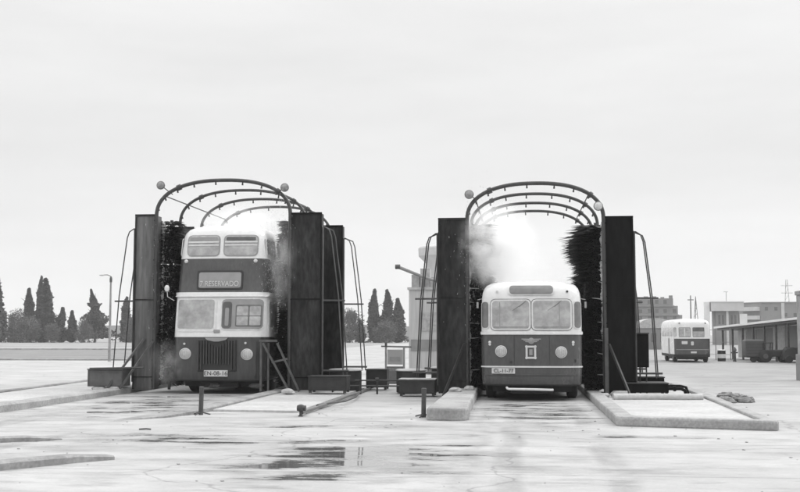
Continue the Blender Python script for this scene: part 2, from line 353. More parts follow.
def wash(name, cx, y0, ztop, hw, pw, label, cfg):
    """cx centre; y0 front plane; ztop plate top; hw half width between plates; pw (left,right) plate widths"""
    t = empty(name, (cx, y0, 0), label, 'bus wash', 'two bus washing gantries')
    zs = ztop-.04; rise = cfg['rise']; sp = 2.15
    # hoops
    for k in range(4):
        r = .052 if k == 0 else .043
        mb = MB(); pts = [(-hw, k*sp, .1)]+[(x, k*sp, z) for x, z in arc_pts(hw, zs, rise)]+[(hw, k*sp, .1)]
        mb.tube(pts, r, 10)
        for fx in (-.55, .62):                       # pipe unions
            i = min(range(len(pts)), key=lambda j: abs(pts[j][0]-fx*hw*1.3)+(9 if pts[j][2] < zs else 0))
            a, b = Vector(pts[i]), Vector(pts[i+1]); mb.tube([a, b], r*1.55, 10)
        h = mb.build('hoop', cfg['pipe'], t, smooth=True)
        for i in range(3, 39, 4):
            x, y, z = pts[i+1]; MB().tube([(x, y, z-.02), (x*.985, y, z-.125)], [.018, .026], 6).build('nozzle', cfg['pipe'], h)
    # tie rods between the hoops
    for i0 in (7, 31):
        for k in range(3):
            P_ = arc_pts(hw, zs, rise); x, z = P_[i0]
            MB().tube([(x, k*sp, z), (x, (k+1)*sp, z)], .017, 6).build('tie_rod', cfg['pipe'], t)
    # guard plates
    for s in (-1, 1):
        w = pw[0] if s < 0 else pw[1]; pm = cfg['plate'][0 if s < 0 else 1]
        for j, yy in enumerate((0, 3.6)):
            xi = s*(hw+.02); xo = s*(hw+.02+w); x0, x1 = min(xi, xo), max(xi, xo)
            g_ = MB()
            n = 12                                     # slightly buckled front sheet
            nx = 5; vs = []
            R = random.Random(17*j+s+int(cx*3))
            for iz in range(n+1):
                for ix in range(nx+1):
                    ed = 0 if ix in (0, nx) else 1
                    vs.append((x0+(x1-x0)*ix/nx, yy-.012*ed*R.random(), .1+(ztop-.1)*iz/n))
            g_.add(vs, [(iz*(nx+1)+ix, iz*(nx+1)+ix+1, (iz+1)*(nx+1)+ix+1, (iz+1)*(nx+1)+ix) for iz in range(n) for ix in range(nx)])
            g_.box(x0, x1, yy+.004, yy+.03, .1, ztop)
            g_.box(min(xo, xo-s*.025), max(xo, xo-s*.025), yy+.031, yy+.34, .1, ztop-.004)
            dw = cfg.get('wing', .12) if s < 0 else .12
            g_.box(min(xi, xi+s*.025), max(xi, xi+s*.025), yy+.031, yy+dw, .1, ztop-.004)
            p = g_.build('guard_plate', pm, t)
            e_ = MB(); e_.box(x0-.015, x1+.015, yy-.035, yy-.012, ztop-.03, ztop+.025)
            for zz in (.42, 2.52): e_.box(x0+.01, x1-.01, yy-.03, yy-.013, zz, zz+.03)
            e_.box(x0-.012, x0+.022, yy-.034, yy-.012, .1, ztop-.035); e_.box(x1-.022, x1+.012, yy-.034, yy-.012, .1, ztop-.035)
            for cx_ in (x0+.02, x1-.02):
                for q in range(9): e_.lathe([(.016, 0), (.016, .012)], (cx_, yy-.05, .35+q*(ztop-.5)/8), 'y', 6)
            e_.build('stiffener', cfg['rim'][0 if s < 0 else 1], p)
            # top arm that holds the brush
            b = MB(); b.obox((s*(hw+.1), yy+.1, ztop-.09), (s*(hw+.02), yy+.95, ztop-.16), .05, .06)
            b.obox((s*(hw+.1), yy+.9, ztop-.16), (s*(hw-.3), yy+.9, ztop-.16), .05, .05)
            b.build('brush_arm', 'steel', t)
            # brush
            bo = bpy.data.objects.new('brush', cfg['bmesh'][(j+(s > 0))%2]); COL.objects.link(bo); bo.parent = t
            bo.location = (s*(hw-.14), yy+.92, 0); bo.rotation_euler[2] = 0 if s > 0 else PI
            bo.scale[2] = (ztop)/4.55
            MB().tube([(0,0,.05),(0,0,4.5)], .045, 8).build('spindle', 'steel', bo)
            # stay pipes
            for q, (dy, dx) in enumerate(((.06, 0), (.30, .07 if not (cx < -5 and s < 0) else -.22))):
                st = MB(); xb = s*(hw+w+cfg['foot'])
                a0 = s*(hw+.02+w)
                st.tube([(a0-s*.1, yy+dy, ztop-.36), (a0+s*.08, yy+dy, ztop-.37), (a0+s*(.20+dx), yy+dy, ztop-.45), (a0+s*(.26+dx), yy+dy, ztop-.62),
                         (xb*.5+a0*.5+s*(.16+dx), yy+dy, ztop*.5+.2), (xb+s*dx, yy+dy, .5)], .017, 8)
                st.build('stay_pipe', cfg['stay'][0 if s < 0 else 1], t, smooth=True)
            MB().tube([(a0-s*.05, yy+.02, 2.5), (a0+s*.62, yy+.18, 2.5)], .026, 6).build('stay_bracket', 'steel', t)
            MB().tube([(a0, yy+.04, .62), (xb+s*.15, yy+.04, .62)], .03, 6).build('stay_bracket', 'steel', t)
            st = MB(); st.tube([(a0+s*.035, yy+.02, .3), (a0+s*.035, yy+.02, ztop-.4), (a0-s*.02, yy+.02, ztop-.33)], .026, 8)
            st.build('downpipe', cfg['stay'][0 if s < 0 else 1], t, smooth=True)
        # spray riser, white with froth, beside the brush
        if cfg['froth'][0 if s < 0 else 1]:
            ry = .60 if cfg.get('wing') and s < 0 else .42
            f_ = MB(); f_.tube([(s*(hw-.02), ry, .3), (s*(hw-.02), ry, ztop-.2)], .022, 6)
            R = random.Random(5+s)
            for q in range(170):
                zz = R.uniform(.35, ztop-.15) if s < 0 or cfg.get('low') else R.uniform(1.4, ztop-.1)
                f_.blob((s*(hw-.02)+R.gauss(0, .012), ry-.02+R.gauss(0, .015), zz), R.uniform(.012, .042), q, 1, (1, 1, R.uniform(.8, 2.4)), .4)
            for q in range(9):
                zz = .6+q*.45+R.uniform(-.12, .12); xx = s*(hw-.02)
                f_.tube([(xx, ry, zz), (xx-s*R.uniform(.1, .3), ry-.02, zz+R.uniform(-.02, .04))], [.018, .004], 5, 1)
            f_.build('spray_riser', ['steel_light', 'froth'], t, smooth=True)
    return t

bmS = [bristle_mesh(.36, 2.95, sd) for sd in (1, 2)]
bmD = [bristle_mesh(.40, 9, sd) for sd in (3, 4)]
def as_mesh(mb, name):
    me = bpy.data.meshes.new(name); me.from_pydata(mb.v, [], mb.f); me.materials.append(M['bristle']); me.update(); return me
bmS = [as_mesh(b, 'bristles') for b in bmS]; bmD = [as_mesh(b, 'bristles') for b in bmD]

WR = wash('bus_wash', .40, 28.3, 4.54, 1.72, (.71, .70), 'steel hoop gantry with black brushes around the single decker bus',
     dict(rise=.93, pipe='steel', plate=('plate_mid', 'plate'), rim=('plate_mid', 'plate'), bmesh=bmS, stay=('steel', 'steel'), foot=.55, froth=(1, 1)))
WL = wash('bus_wash', -8.04, 29.5, 4.86, 1.87, (.56, .84), 'steel hoop gantry with tall guard plates around the double decker bus',
     dict(rise=.98, pipe='steel', plate=('plate_grey', 'plate_mid'), rim=('plate_mid', 'plate'), bmesh=bmD, stay=('steel', 'steel_brace'), foot=.62, froth=(1, 0), low=1, wing=.50))

# braces at the plate feet (parts of the washes, local coordinates)
def local(t, p): return (p[0]-t.location[0], p[1]-t.location[1], p[2])
def brace(t, pts, w=.06, h=.05, m='steel_brace'):
    mb = MB()
    for a, b in zip(pts[:-1], pts[1:]): mb.obox(local(t, a), local(t, b), w, h)
    return mb.build('brace', m, t)
brace(WL, [(-10.18, 29.42, 1.46), (-10.98, 28.75, .1)], .07); brace(WL, [(-9.92, 29.40, 1.40), (-10.62, 28.75, .1)], .06)
brace(WL, [(-6.80, 28.9, .09), (-6.80, 28.9, 1.42)], .055, .055); brace(WL, [(-6.84, 28.86, 1.42), (-6.36, 28.86, 1.42)], .05, .06)
brace(WL, [(-6.74, 28.84, 1.36), (-6.02, 28.84, .09)], .06); brace(WL, [(-6.38, 28.94, 1.36), (-5.78, 28.94, .09)], .06)
brace(WL, [(-6.62, 28.97, .09), (-6.62, 28.97, 1.36)], .045, .045); brace(WL, [(-6.52, 28.93, .85), (-6.1, 28.93, .95)], .05)
brace(WR, [(-1.40, 28.15, 1.35), (-1.92, 27.85, .05)], .06, .05, 'steel'); brace(WR, [(2.20, 28.15, 1.35), (2.66, 27.75, .1)], .06, .05, 'steel')
brace(WR, [(2.14, 28.18, .1), (2.14, 28.18, 1.75)], .09, .05, 'steel_brace')
# hoop lamps: round bulkhead lamps on short brackets
def hoop_lamp(t, p, q, m='bulb'):
    mb = MB(); mb.tube([local(t, p), local(t, q)], .014, 6); o1 = mb.build('lamp_bracket', 'steel', t)
    mb = MB(); mb.lathe([(.03, .10), (.085, .06), (.115, 0), (.12, -.03), (.11, -.045)], local(t, p), 'y', 16); mb.build('lamp_housing', 'steel_light', o1, smooth=True)
    # second level kept: the lens is a part of the wash
    mb = MB(); mb.lathe([(.004, -.085), (.06, -.075), (.10, -.047)][::-1], local(t, p), 'y', 16); mb.build('lamp_lens', m, t, smooth=True)
hoop_lamp(WL, (-9.77, 29.42, 5.67), (-9.46, 29.5, 5.42)); hoop_lamp(WL, (-6.31, 29.42, 5.56), (-6.6, 29.5, 5.4))
hoop_lamp(WR, (-1.26, 28.2, 5.15), (-1.08, 28.3, 5.02)); hoop_lamp(WR, (1.98, 28.12, 4.80), (2.0, 28.3, 4.98), 'froth')

# ================================================================ buses
def make_bus(name, loc, label, levels, L, hw, bulge, rf, bands, group=None, rz=0):
    t = empty(name, loc, label, 'bus', group, rz)
    def lerp(z, k):
        for a, b in zip(levels[:-1], levels[1:]):
            if a[0] <= z <= b[0]:
                q = (z-a[0])/max(1e-6, b[0]-a[0]); return a[k]+(b[k]-a[k])*q
        return levels[-1][k] if z > levels[-1][0] else levels[0][k]
    def plan(x, w, st):
        ax = min(abs(x), w); y = st+bulge*(ax/w)**2
        r = min(rf, w*.8); e = ax-(w-r)
        if e > 0: y += r-math.sqrt(max(0, r*r-e*e))
        return y
    def surf(x, z): return plan(x, lerp(z, 1), lerp(z, 2))
    def loop(z, w, st, sr):
        xs = [0]; pts = []
        r = min(rf, w*.8)
        half = [w*.0, w*.25, w*.5, w-r]+[w-r+r*math.sin(PI/2*k/6) for k in range(1, 7)]
        fr_ = [(-x, plan(x, w, st)) for x in half[::-1]]+[(x, plan(x, w, st)) for x in half[1:]]
        y1 = L-sr; rr = min(.25, w*.6); ye = plan(w, w, st)
        side = [(w, ye+(y1-rr-ye)*k/8) for k in range(1, 9)]
        back = [(w-rr+rr*math.cos(PI/2*k/4), y1-rr+rr*math.sin(PI/2*k/4)) for k in range(1, 5)]
        bk = back+[(-x, y) for x, y in back[::-1]]+[(-x, y) for x, y in side[::-1]]
        return [(x, y, z) for x, y in fr_+side+bk]
    mb = MB(); loops = []
    for z, w, st, sr in levels: loops.append(loop(z, w, st, sr))
    n = len(loops[0]); vs = [p for l in loops for p in l]
    mats = []; fs = []
    names = ['bus_dark', 'bus_white', 'bus_under', 'trim', 'bus_dark2']
    for i in range(len(loops)-1):
        zm = (levels[i][0]+levels[i+1][0])/2
        for k in range(n):
            k2 = (k+1) % n; fs.append((i*n+k, i*n+k2, (i+1)*n+k2, (i+1)*n+k))
            p = loops[i][k]; q = loops[i][k2]; mats.append(names.index(bands(zm, (p[1]+q[1])/2, (p[0]+q[0])/2)))
    fs.append(tuple(range(n-1, -1, -1))); mats.append(2)
    fs.append(tuple((len(loops)-1)*n+k for k in range(n))); mats.append(names.index(bands(9, 0, 0)))
    mb.v = vs; mb.f = fs; mb.m = mats
    body = mb.build('body', names, t, smooth=True)
    def patch(x0, x1, z0, z1, off, thick=.012, r=.06, slant=0, nx=10, mb=None, mi=0):
        """rounded pane following the front; slant raises the bottom edge at x0 side"""
        mb = mb or MB(); nz = 10
        def grid(o_):
            out = []
            for j in range(nz+1):
                # rows clustered to corners
                tt = j/nz; tt = .5-.5*math.cos(PI*tt)
                h = z1-z0; d = min(tt, 1-tt)*h
                ins = 0 if d >= r else r-math.sqrt(max(0, r*r-(r-d)**2))
                for i in range(nx+1):
                    x = x0+ins+(x1-x0-2*ins)*i/nx
                    zz = z0+h*tt; zb = slant*(1-(x-x0)/(x1-x0)); z = zz+zb*(1-tt)
                    e = .02; dx = (surf(min(hw-.001, x+e), z)-surf(max(-hw+.001, x-e), z))/(2*e)
                    nn = Vector((dx, -1, 0)).normalized() if abs(dx) < 30 else Vector((math.copysign(1, x), 0, 0))
                    y = surf(x, z); out.append((x+nn.x*o_, y+nn.y*o_, z))
            return out
        A = grid(off); B = grid(off-thick)
        w = nx+1; N_ = len(A); fs = [(j*w+i, j*w+i+1, (j+1)*w+i+1, (j+1)*w+i) for j in range(nz) for i in range(nx)]
        rim = [i for i in range(w)]+[j*w+nx for j in range(1, nz+1)]+[nz*w+i for i in range(nx-1, -1, -1)]+[j*w for j in range(nz-1, 0, -1)]
        fs += [(rim[k], N_+rim[k], N_+rim[(k+1) % len(rim)], rim[(k+1) % len(rim)]) for k in range(len(rim))]
        mb.add(A+B, fs, mi); return mb
    def side_patch(s, y0, y1, z0, z1, off, r=.06, mb=None, mi=0, thick=.02):
        mb = mb or MB(); pts = []
        for (cy, cz, a0) in ((y1-r, z1-r, 0), (y0+r, z1-r, 90), (y0+r, z0+r, 180), (y1-r, z0+r, 270)):
            for k in range(5):
                a = math.radians(a0+k*22.5); pts.append((cy+r*math.cos(a), cz+r*math.sin(a)))
        n_ = len(pts); va = [(s*(lerp(z, 1)+off), y, z) for y, z in pts]; vb = [(s*(lerp(z, 1)+off-thick), y, z) for y, z in pts]
        f1 = tuple(range(n_)) if s > 0 else tuple(range(n_-1, -1, -1))
        fs = [f1]+[((k+1) % n_, k, n_+k, n_+(k+1) % n_) if s > 0 else (k, (k+1) % n_, n_+(k+1) % n_, n_+k) for k in range(n_)]
        mb.add(va+vb, fs, mi); return mb
    return t, body, surf, patch, side_patch, lerp

def wheels(t, hw, ys_, r=.48):
    for s in (-1, 1):
        for y in ys_:
            w = MB(); x = s*(hw-.20)
            w.lathe([(r-.06, -.13), (r, -.09), (r, .09), (r-.06, .13)], (x, y, r), 'x', 28)
            o_ = w.build('wheel', 'tyre', t, smooth=True)
            MB().lathe([(.25, -.14), (.24, .14)], (x, y, r), 'x', 16).build('hub', 'steel_light', o_, smooth=True)

def headlamp(t, surf, x, z, r=.12, nm='headlight'):
    y = surf(x, z); m_ = MB(); m_.lathe([(r*1.12, .04), (r*1.12, -.025), (r*.98, -.035), (r*.98, .02)], (x, y-.01, z), 'y', 22)
    o_ = m_.build(nm, 'trim', t, smooth=True)
    MB().lathe([(r*.95, .0), (r*.9, -.022), (r*.5, -.042), (r*.06, -.05)], (x, y-.012, z), 'y', 22).build('lens', 'lamp_glass', o_, smooth=True)
    mm = MB(); R = random.Random(int(x*100))
    for k in range(-3, 4): mm.box(x+k*r*.24-.004, x+k*r*.24+.004, y-.066, y-.056, z-r*.7*math.cos(k*.35), z+r*.7*math.cos(k*.35))
    mm.build('lens_ribs', 'glass', o_)

# ---- single decker -------------------------------------------------------
SD = [(.36,1.17,.03,0),(.40,1.19,.01,0),(.55,1.20,0,0),(.80,1.205,0,0),(.835,1.205,0,0),(1.2,1.21,0,0),(1.60,1.21,.0,0),(1.655,1.21,.01,0),(2.0,1.205,.04,0),
      (2.44,1.195,.08,.05),(2.50,1.19,.09,.05),(2.60,1.175,.11,.08),(2.70,1.14,.15,.14),(2.78,1.08,.23,.22),(2.84,.97,.38,.36),(2.88,.82,.62,.55),(2.915,.62,1.1,.9),(2.935,.32,1.8,1.3)]
def single_decker(loc, label, near=True, L=9.2):
    def bands(z, y, x):
        if not near:   # cream sides, dark lower front
            if .5 < z < 1.55 and y < .5 and abs(x) < 1.15: return 'bus_dark'
            return 'bus_white' if z > .5 else 'bus_under'
        if z < .39: return 'bus_under'
        if .8 < z < .84: return 'trim'
        if z < 1.62: return 'bus_dark'
        if z < 1.66: return 'bus_white'
        if z > 2.47: return 'bus_white'
        return 'bus_white'
    t, body, surf, patch, side, lerp = make_bus('single_decker_bus', loc, label, SD, L, 1.21, .10, .30, bands, 'single decker buses')
    # belt rail
    patch(-1.20, 1.20, 1.585, 1.66, .03, .03, .02, nx=28).build('belt_rail', 'trim', t, smooth=True)
    if near:
        patch(-1.20, 1.20, .800, .835, .022, .03, .01, nx=28).build('rub_strip', 'trim', t, smooth=True)
        wz0, wz1 = 1.72, 2.40
        for x0, x1 in ((-.935, -.05), (.04, .925)):
            patch(x0-.05, x1+.05, wz0-.045, wz1+.045, .008, .02, .11, nx=12).build('gasket', 'steel_light', t, smooth=True)
            f_ = patch(x0-.035, x1+.035, wz0-.03, wz1+.03, .014, .02, .10, nx=12).build('window_frame', 'trim', t, smooth=True)
            patch(x0, x1, wz0, wz1, .020, .02, .08, nx=12).build('pane', 'glass', f_, smooth=True)
            xb = x0+.17 if x0 < 0 else x1-.27
            patch(xb, xb+.022, wz0+.02, wz1-.03, .024, .006, .008, nx=2).build('handrail', 'blind', f_)
            patch(x0+.03, x1-.03, wz0+.035, wz0+.05, .024, .006, .005, nx=8).build('lower_seal', 'glass_d', f_)
        for a, b in ((-1.195, -1.005), (1.0, 1.19)):
            f_ = patch(a, b, 1.72, 2.40, .014, .02, .07, nx=14).build('corner_window', 'trim', t, smooth=True)
            patch(a+.018, b-.018, 1.745, 2.375, .020, .02, .055, nx=14).build('pane', 'glass_d', f_, smooth=True)
        # glazing clutter: wiper and inner bars
        for x in (-.12, .72):
            y = surf(x, 2.3); m_ = MB(); m_.tube([(x, y-.05, 2.40), (x-.17, surf(x-.17, 2.2)-.05, 2.25)], .006, 5); m_.tube([(x-.04, surf(x, 2.2)-.055, 2.36), (x-.33, surf(x-.33, 2.1)-.05, 2.16)], .004, 5)
            m_.build('wiper', 'steel_brace', t)
        f_ = patch(-.555, .555, 2.535, 2.795, .035, .06, .09, nx=16).build('destination_box', 'trim', t, smooth=True)
        patch(-.52, .52, 2.56, 2.77, .046, .03, .08, nx=16).build('blind', 'glass_d', f_, smooth=True)
        headlamp(t, surf, -.73, 1.185, .125); headlamp(t, surf, .70, 1.165, .125)
        # winged emblem and square badge
        y = surf(0, 1.45); m_ = MB()
        m_.lathe([(.075, .02), (.075, -.035), (.03, -.045)], (-.01, y, 1.435), 'y', 18); m_.lathe([(.035, -.045), (.033, -.055)], (-.01, y, 1.435), 'y', 12)
        for s in (-1, 1):
            for q in range(3):
                z_ = 1.475-q*.03; l_ = .23-q*.045
                m_.add([(-.01+s*.05, y-.03, z_-.014), (-.01+s*l_, y-.02, z_-.008), (-.01+s*l_, y-.02, z_+.016), (-.01+s*.05, y-.03, z_+.012),
                        (-.01+s*.05, y-.005, z_-.014), (-.01+s*l_, y-.005, z_-.008), (-.01+s*l_, y-.005, z_+.016), (-.01+s*.05, y-.005, z_+.012)],
                       [(0,1,2,3),(7,6,5,4),(0,4,5,1),(1,5,6,2),(2,6,7,3),(3,7,4,0)])
        m_.build('emblem', 'blind', t)
        y = surf(0, 1.15); m_ = MB(); cx_ = -.02; cz = 1.165
        for a in ((-.125, .125, .11, .155), (-.125, .125, -.155, -.11), (-.125, -.078, -.109, .109), (.078, .125, -.109, .109)):
            m_.box(cx_+a[0], cx_+a[1], y-.03, y+.02, cz+a[2], cz+a[3])
        for sx in (-1, 1):
            for sz in (-1, 1): m_.lathe([(.032, .0), (.03, -.04)], (cx_+sx*.105, y, cz+sz*.135), 'y', 10)
        b_ = m_.build('badge', 'plate_white', t)
        MB().box(cx_-.077, cx_+.077, y-.012, y+.02, cz-.109, cz+.109).build('badge_field', 'bus_dark', b_)
        MB().box(cx_-.04, cx_+.04, y-.02, y-.013, cz-.07, cz+.07).build('badge_centre', 'blind', b_)
        # side lamps, plug, screws
        for x in (-1.0, .985):
            m_ = MB(); yy = surf(x, 1.4); m_.lathe([(.035, .03), (.035, -.02), (.02, -.03)], (x, yy, 1.40), 'y', 10); m_.lathe([(.03, .03), (.03, -.02)], (x, yy, 1.35), 'y', 10)
            m_.build('side_lamp', 'lamp_glass', t, smooth=True)
        for x, z in ((-.5, .93), (1.03, .96)): MB().lathe([(.03, .03), (.03, -.012)], (x, surf(x, z), z), 'y', 10).build('cap', 'ink', t)
        MB().lathe([(.028, .06), (.028, -.03)], (.86, surf(.86, 2.62), 2.62), 'y', 10).build('marker_lamp', 'ink', t)
        MB().lathe([(.028, .06), (.028, -.03)], (-.82, surf(-.82, 2.62), 2.62), 'y', 10).build('marker_lamp', 'lamp_glass', t)
        # number plate
        x0, x1 = -.95, -.40; pl = patch(x0, x1, .655, .785, .020, .02, .01).build('number_plate', 'plate_white', t)
        ym = surf(-.67, .72); ang = math.atan((surf(-.45, .7)-surf(-.9, .7))/.45)
        text_mb('CL-11-77', .125, 'plate_number', 'ink', pl, (-.675, ym-.026, .72), (PI/2, 0, ang), .006)
        for x in (-.42, .42): patch(x, x+.008, .86, 1.56, .006, .01, .002, nx=1).build('seam', 'ink', t)
        # skirt seam, valance and bumper bar
        patch(-1.18, 1.18, .60, .612, .008, .01, .004, nx=24).build('seam', 'ink', t)
        m_ = MB(); m_.tube([(-.60, .02, .325), (-.58, -.03, .30), (-.55, -.05, .29), (0, -.075, .285), (.45, -.055, .275), (.49, -.02, .275)], .03, 8); m_.build('tow_bar', 'trim', t, smooth=True)
        m_ = MB(); m_.box(-.95, .95, .5, 8.6, .2, .4); m_.box(-.5, .5, .25, .6, .17, .34); m_.lathe([(.05, 0), (.05, -.05)], (-.86, .35, .28), 'y', 8); m_.build('chassis', 'bus_under', t)
        for s in (-1, 1):   # round mirrors on arms
            m_ = MB(); m_.tube([(s*1.19, .25, 2.45), (s*1.29, .12, 2.42)], .01, 5); m_.box(s*1.29-.025, s*1.29+.025, .09, .11, 2.22, 2.37); m_.build('mirror', 'blind', t, bevel=.01)
        R = random.Random(3)
        for s in (-1, 1):
            for k in range(6):
                ya = .75+k*1.3; f_ = side(s, ya, ya+1.12, 1.74, 2.38, .008, .08).build('window_frame', 'trim', t)
                side(s, ya+.05, ya+1.07, 1.78, 2.34, .016, .06).build('pane', 'glass_d', f_)
    else:
        f_ = patch(-1.195, -1.02, 1.72, 2.34, .014, .02, .06).build('corner_window', 'glass', t)
        for x0, x1, mm in ((-.88, -.10, 'glass'), (.02, .80, 'glass')):
            f_ = patch(x0, x1, 1.70, 2.34, .014, .02, .06, nx=8).build('window', 'wallg', t)
            patch(x0+.04, x1-.04, 1.74, 2.30, .020, .02, .05, nx=8).build('pane', mm, f_)
            if x0 > 0: patch(x0+.01, x1-.01, 2.07, 2.33, .028, .012, .02, nx=8).build('open_vent', 'windowd', f_)
            else: patch((x0+x1)/2-.02, (x0+x1)/2+.02, 1.74, 2.30, .028, .012, .01, nx=2).build('divider', 'trim', f_)
        patch(-1.05, 1.18, .84, .88, .012, .012, .01, nx=20).build('rub_strip', 'blind', t)
        pl = patch(-.70, -.32, 1.22, 1.42, .014, .02, .03).build('plate', 'plate_white', t)
        m_ = patch(-.10, .08, 1.14, 1.40, .014, .02, .05); m_.build('badge', 'letter', t)
        patch(-.12, .26, .62, .74, .014, .02, .02).build('number_plate', 'letter', t)
        for x in (-.82, .88): MB().lathe([(.06, .1), (.06, -.03)], (x, surf(x, 2.62), 2.62), 'y', 10).build('marker_lamp', 'blind', t)
        m_ = MB(); m_.box(-1.0, 1.0, .25, L-.6, .2, .42); m_.build('chassis', 'bus_under', t)
        for s in (-1, 1):
            for k in range(4):
                ya = .75+k*1.45; side(s, ya, ya+1.15, 1.74, 2.34, .008, .08).build('window', 'glass', t)
            side(s, 2.2, 2.9, .5, 1.6, .008, .05).build('door', 'wallg', t)
    wheels(t, 1.21, (1.6, 6.7) if near else (1.2, 5.2), .47)
    return t
single_decker((.275, 26.85, 0), 'dark and white single decker bus emerging from the right wash hoops')
single_decker((9.98+1.45, 76, gz(76)), 'pale single decker bus parked far off in the yard beside the open shelter', near=False, L=7.0)

# ---- double decker -------------------------------------------------------
DD = [(.34,1.15,.03,0),(.38,1.19,.01,0),(.60,1.20,0,0),(1.0,1.2,0,0),(1.52,1.2,0,0),(1.56,1.2,.01,0),(2.0,1.2,.07,0),(2.58,1.19,.15,0),(2.62,1.19,.16,0),(2.72,1.185,.19,0),
      (2.75,1.18,.20,0),(3.2,1.165,.27,0),(3.64,1.15,.33,0),(3.68,1.15,.34,.02),(4.25,1.10,.43,.1),(4.36,1.07,.48,.13),(4.46,1.0,.57,.2),(4.54,.88,.72,.35),(4.60,.7,1.0,.6),(4.63,.4,1.5,1.1)]
def double_decker(loc, label):
    def bands(z, y, x):
        if z < .37: return 'bus_under'
        if z < 1.54: return 'bus_dark2'
        if z < 2.73: return 'bus_white'
        if z < 3.66: return 'bus_dark'
        return 'bus_white'
    t, body, surf, patch, side, lerp = make_bus('double_decker_bus', loc, label, DD, 8.6, 1.2, .07, .30, bands)
    s_ = .0261
    # upper windows
    for x0, x1 in ((-.90, -.06), (.07, .93)):
        f_ = patch(x0-.02, x1+.02, 3.70, 4.29, .012, .02, .12, nx=12).build('upper_window', 'blind', t, smooth=True)
        patch(x0+.01, x1-.01, 3.725, 4.265, .018, .02, .10, nx=12).build('pane', 'glass', f_, smooth=True)
        patch(x0+.015, x1-.015, 4.075, 4.115, .034, .03, .01, nx=12).build('transom', 'trim', f_)
        patch(x0+.015, x1-.015, 3.99, 4.02, .030, .02, .01, nx=12).build('vent_rail', 'trim', f_)
        patch(x0+.05, x1-.05, 4.13, 4.23, .026, .02, .03, nx=12).build('vent', 'blind' if x0 < 0 else 'windowd', f_)
    for x in (-.93, .90):
        MB().lathe([(.05, .06), (.05, -.02), (.03, -.035)], (x, surf(x, 3.57), 3.57), 'y', 14).build('marker_lamp', 'lamp_glass', t, smooth=True)
    f_ = patch(-.60, .60, 2.80, 3.31, .030, .06, .05, nx=12).build('destination_box', 'ink', t, smooth=True)
    bl = patch(-.55, .555, 2.84, 3.26, .038, .03, .05, nx=12).build('blind', 'blind', f_, smooth=True)
    ya = surf(0, 2.94)-.045
    tx = text_mb('7 RESERVADO', .175, 'blind_text', 'letter', bl, (0, ya-.004, 2.945), (PI/2-.16, 0, 0), .003)
    tx.scale = (.93, 1.15, 1)
    # ridge line over the lower cab
    patch(-1.19, 1.19, 2.60, 2.72, .045, .05, .05, nx=26).build('canopy_rail', 'bus_white', t, smooth=True)
    # windscreens
    def quad_patch(x0, x1, z0, z1, off, m_, nm, par, slant=0, r=.06):
        return patch(x0, x1, z0, z1, off, .02, r, slant, nx=12).build(nm, m_, par, smooth=True)
    f_ = quad_patch(-1.13, -.03, 1.66, 2.56, .012, 'trim', 'windscreen_frame', t, 0, .10)
    p_ = quad_patch(-1.06, -.10, 1.745, 2.52, .020, 'glass', 'pane', f_, 0, .06)
    f_ = quad_patch(.07, 1.165, 1.70, 2.56, .012, 'trim', 'windscreen_frame', t, 0, .12)
    quad_patch(.10, 1.13, 1.735, 2.53, .020, 'blind', 'pane', f_, 0, .09)
    quad_patch(.12, .36, 1.76, 2.46, .030, 'windowd', 'open_quarter_light', f_, 0, .06)
    quad_patch(.19, .29, 1.82, 2.30, .036, 'blind', 'quarter_light_glass', f_, 0, .03)
    g_ = quad_patch(.46, 1.10, 1.80, 2.38, .028, 'steel_light', 'cab_window', f_, 0, .04)
    for a, b in ((.49, .78), (.82, 1.07)):
        quad_patch(a, b, 1.83, 2.07, .036, 'glass', 'cab_pane', f_, 0, .02)
        quad_patch(a, b, 2.09, 2.34, .036, 'glass', 'cab_pane', f_, 0, .02)
    MB().box(-.09, .07, surf(0, 1.69)-.035, surf(0, 1.69)+.02, 1.63, 1.72).build('screen_catch', 'blind', t, bevel=.015)
    # radiator grille with vertical fins
    m_ = MB(); m_.box(-.50, .52, -.02, .05, .60, 1.46)
    gr = m_.build('radiator', 'ink', t, bevel=.03)
    m_ = MB()
    for k in range(14):
        x = -.46+k*.072; c = abs(k-6.5)/6.5
        zt = 1.42-(.0 if c > .55 else (.6-c)*.32); zb = .66 if c > .7 else .80
        m_.box(x-.013, x+.013, -.075, -.021, zb, zt)
    m_.build('radiator_fins', 'steel', gr)
    m_ = MB(); m_.add([(-.30,-.06,1.50),(.30,-.06,1.50),(.24,-.06,1.44),(.06,-.06,1.40),(-.06,-.06,1.40),(-.24,-.06,1.44),(-.30,-.022,1.50),(.30,-.022,1.50),(.24,-.022,1.44),(.06,-.022,1.40),(-.06,-.022,1.40),(-.24,-.022,1.44)],
        [(0,5,4,3,2,1),(6,7,8,9,10,11)]+[(i,(i+1)%6,6+(i+1)%6,6+i) for i in range(6)])
    m_.build('radiator_crest', 'blind', gr)
    pl = MB().box(-.31, .30, -.055, -.022, .475, .64).build('number_plate', 'plate_white', t)
    text_mb('EN-08-16', .155, 'plate_number', 'ink', pl, (-.005, -.058, .555), (PI/2, 0, 0), .004)
    headlamp(t, surf, -.82, 1.075, .135); headlamp(t, surf, .78, 1.06, .135)
    for x, z in ((.74, 1.36), (-.85, 1.34)): MB().lathe([(.03, .03), (.03, -.02)], (x, surf(x, z), z), 'y', 8).build('side_lamp', 'lamp_glass', t)
    m_ = MB(); m_.box(-.95, .95, .5, 8.2, .2, .38); m_.box(-.5, .5, .25, .6, .17, .32); m_.build('chassis', 'bus_under', t)
    for x in (-.12, .98): MB().blob((x, .3, .22), .13, 3, 0, (1.5, .8, .55)).build('axle_cover', 'steel_light', t, smooth=True)
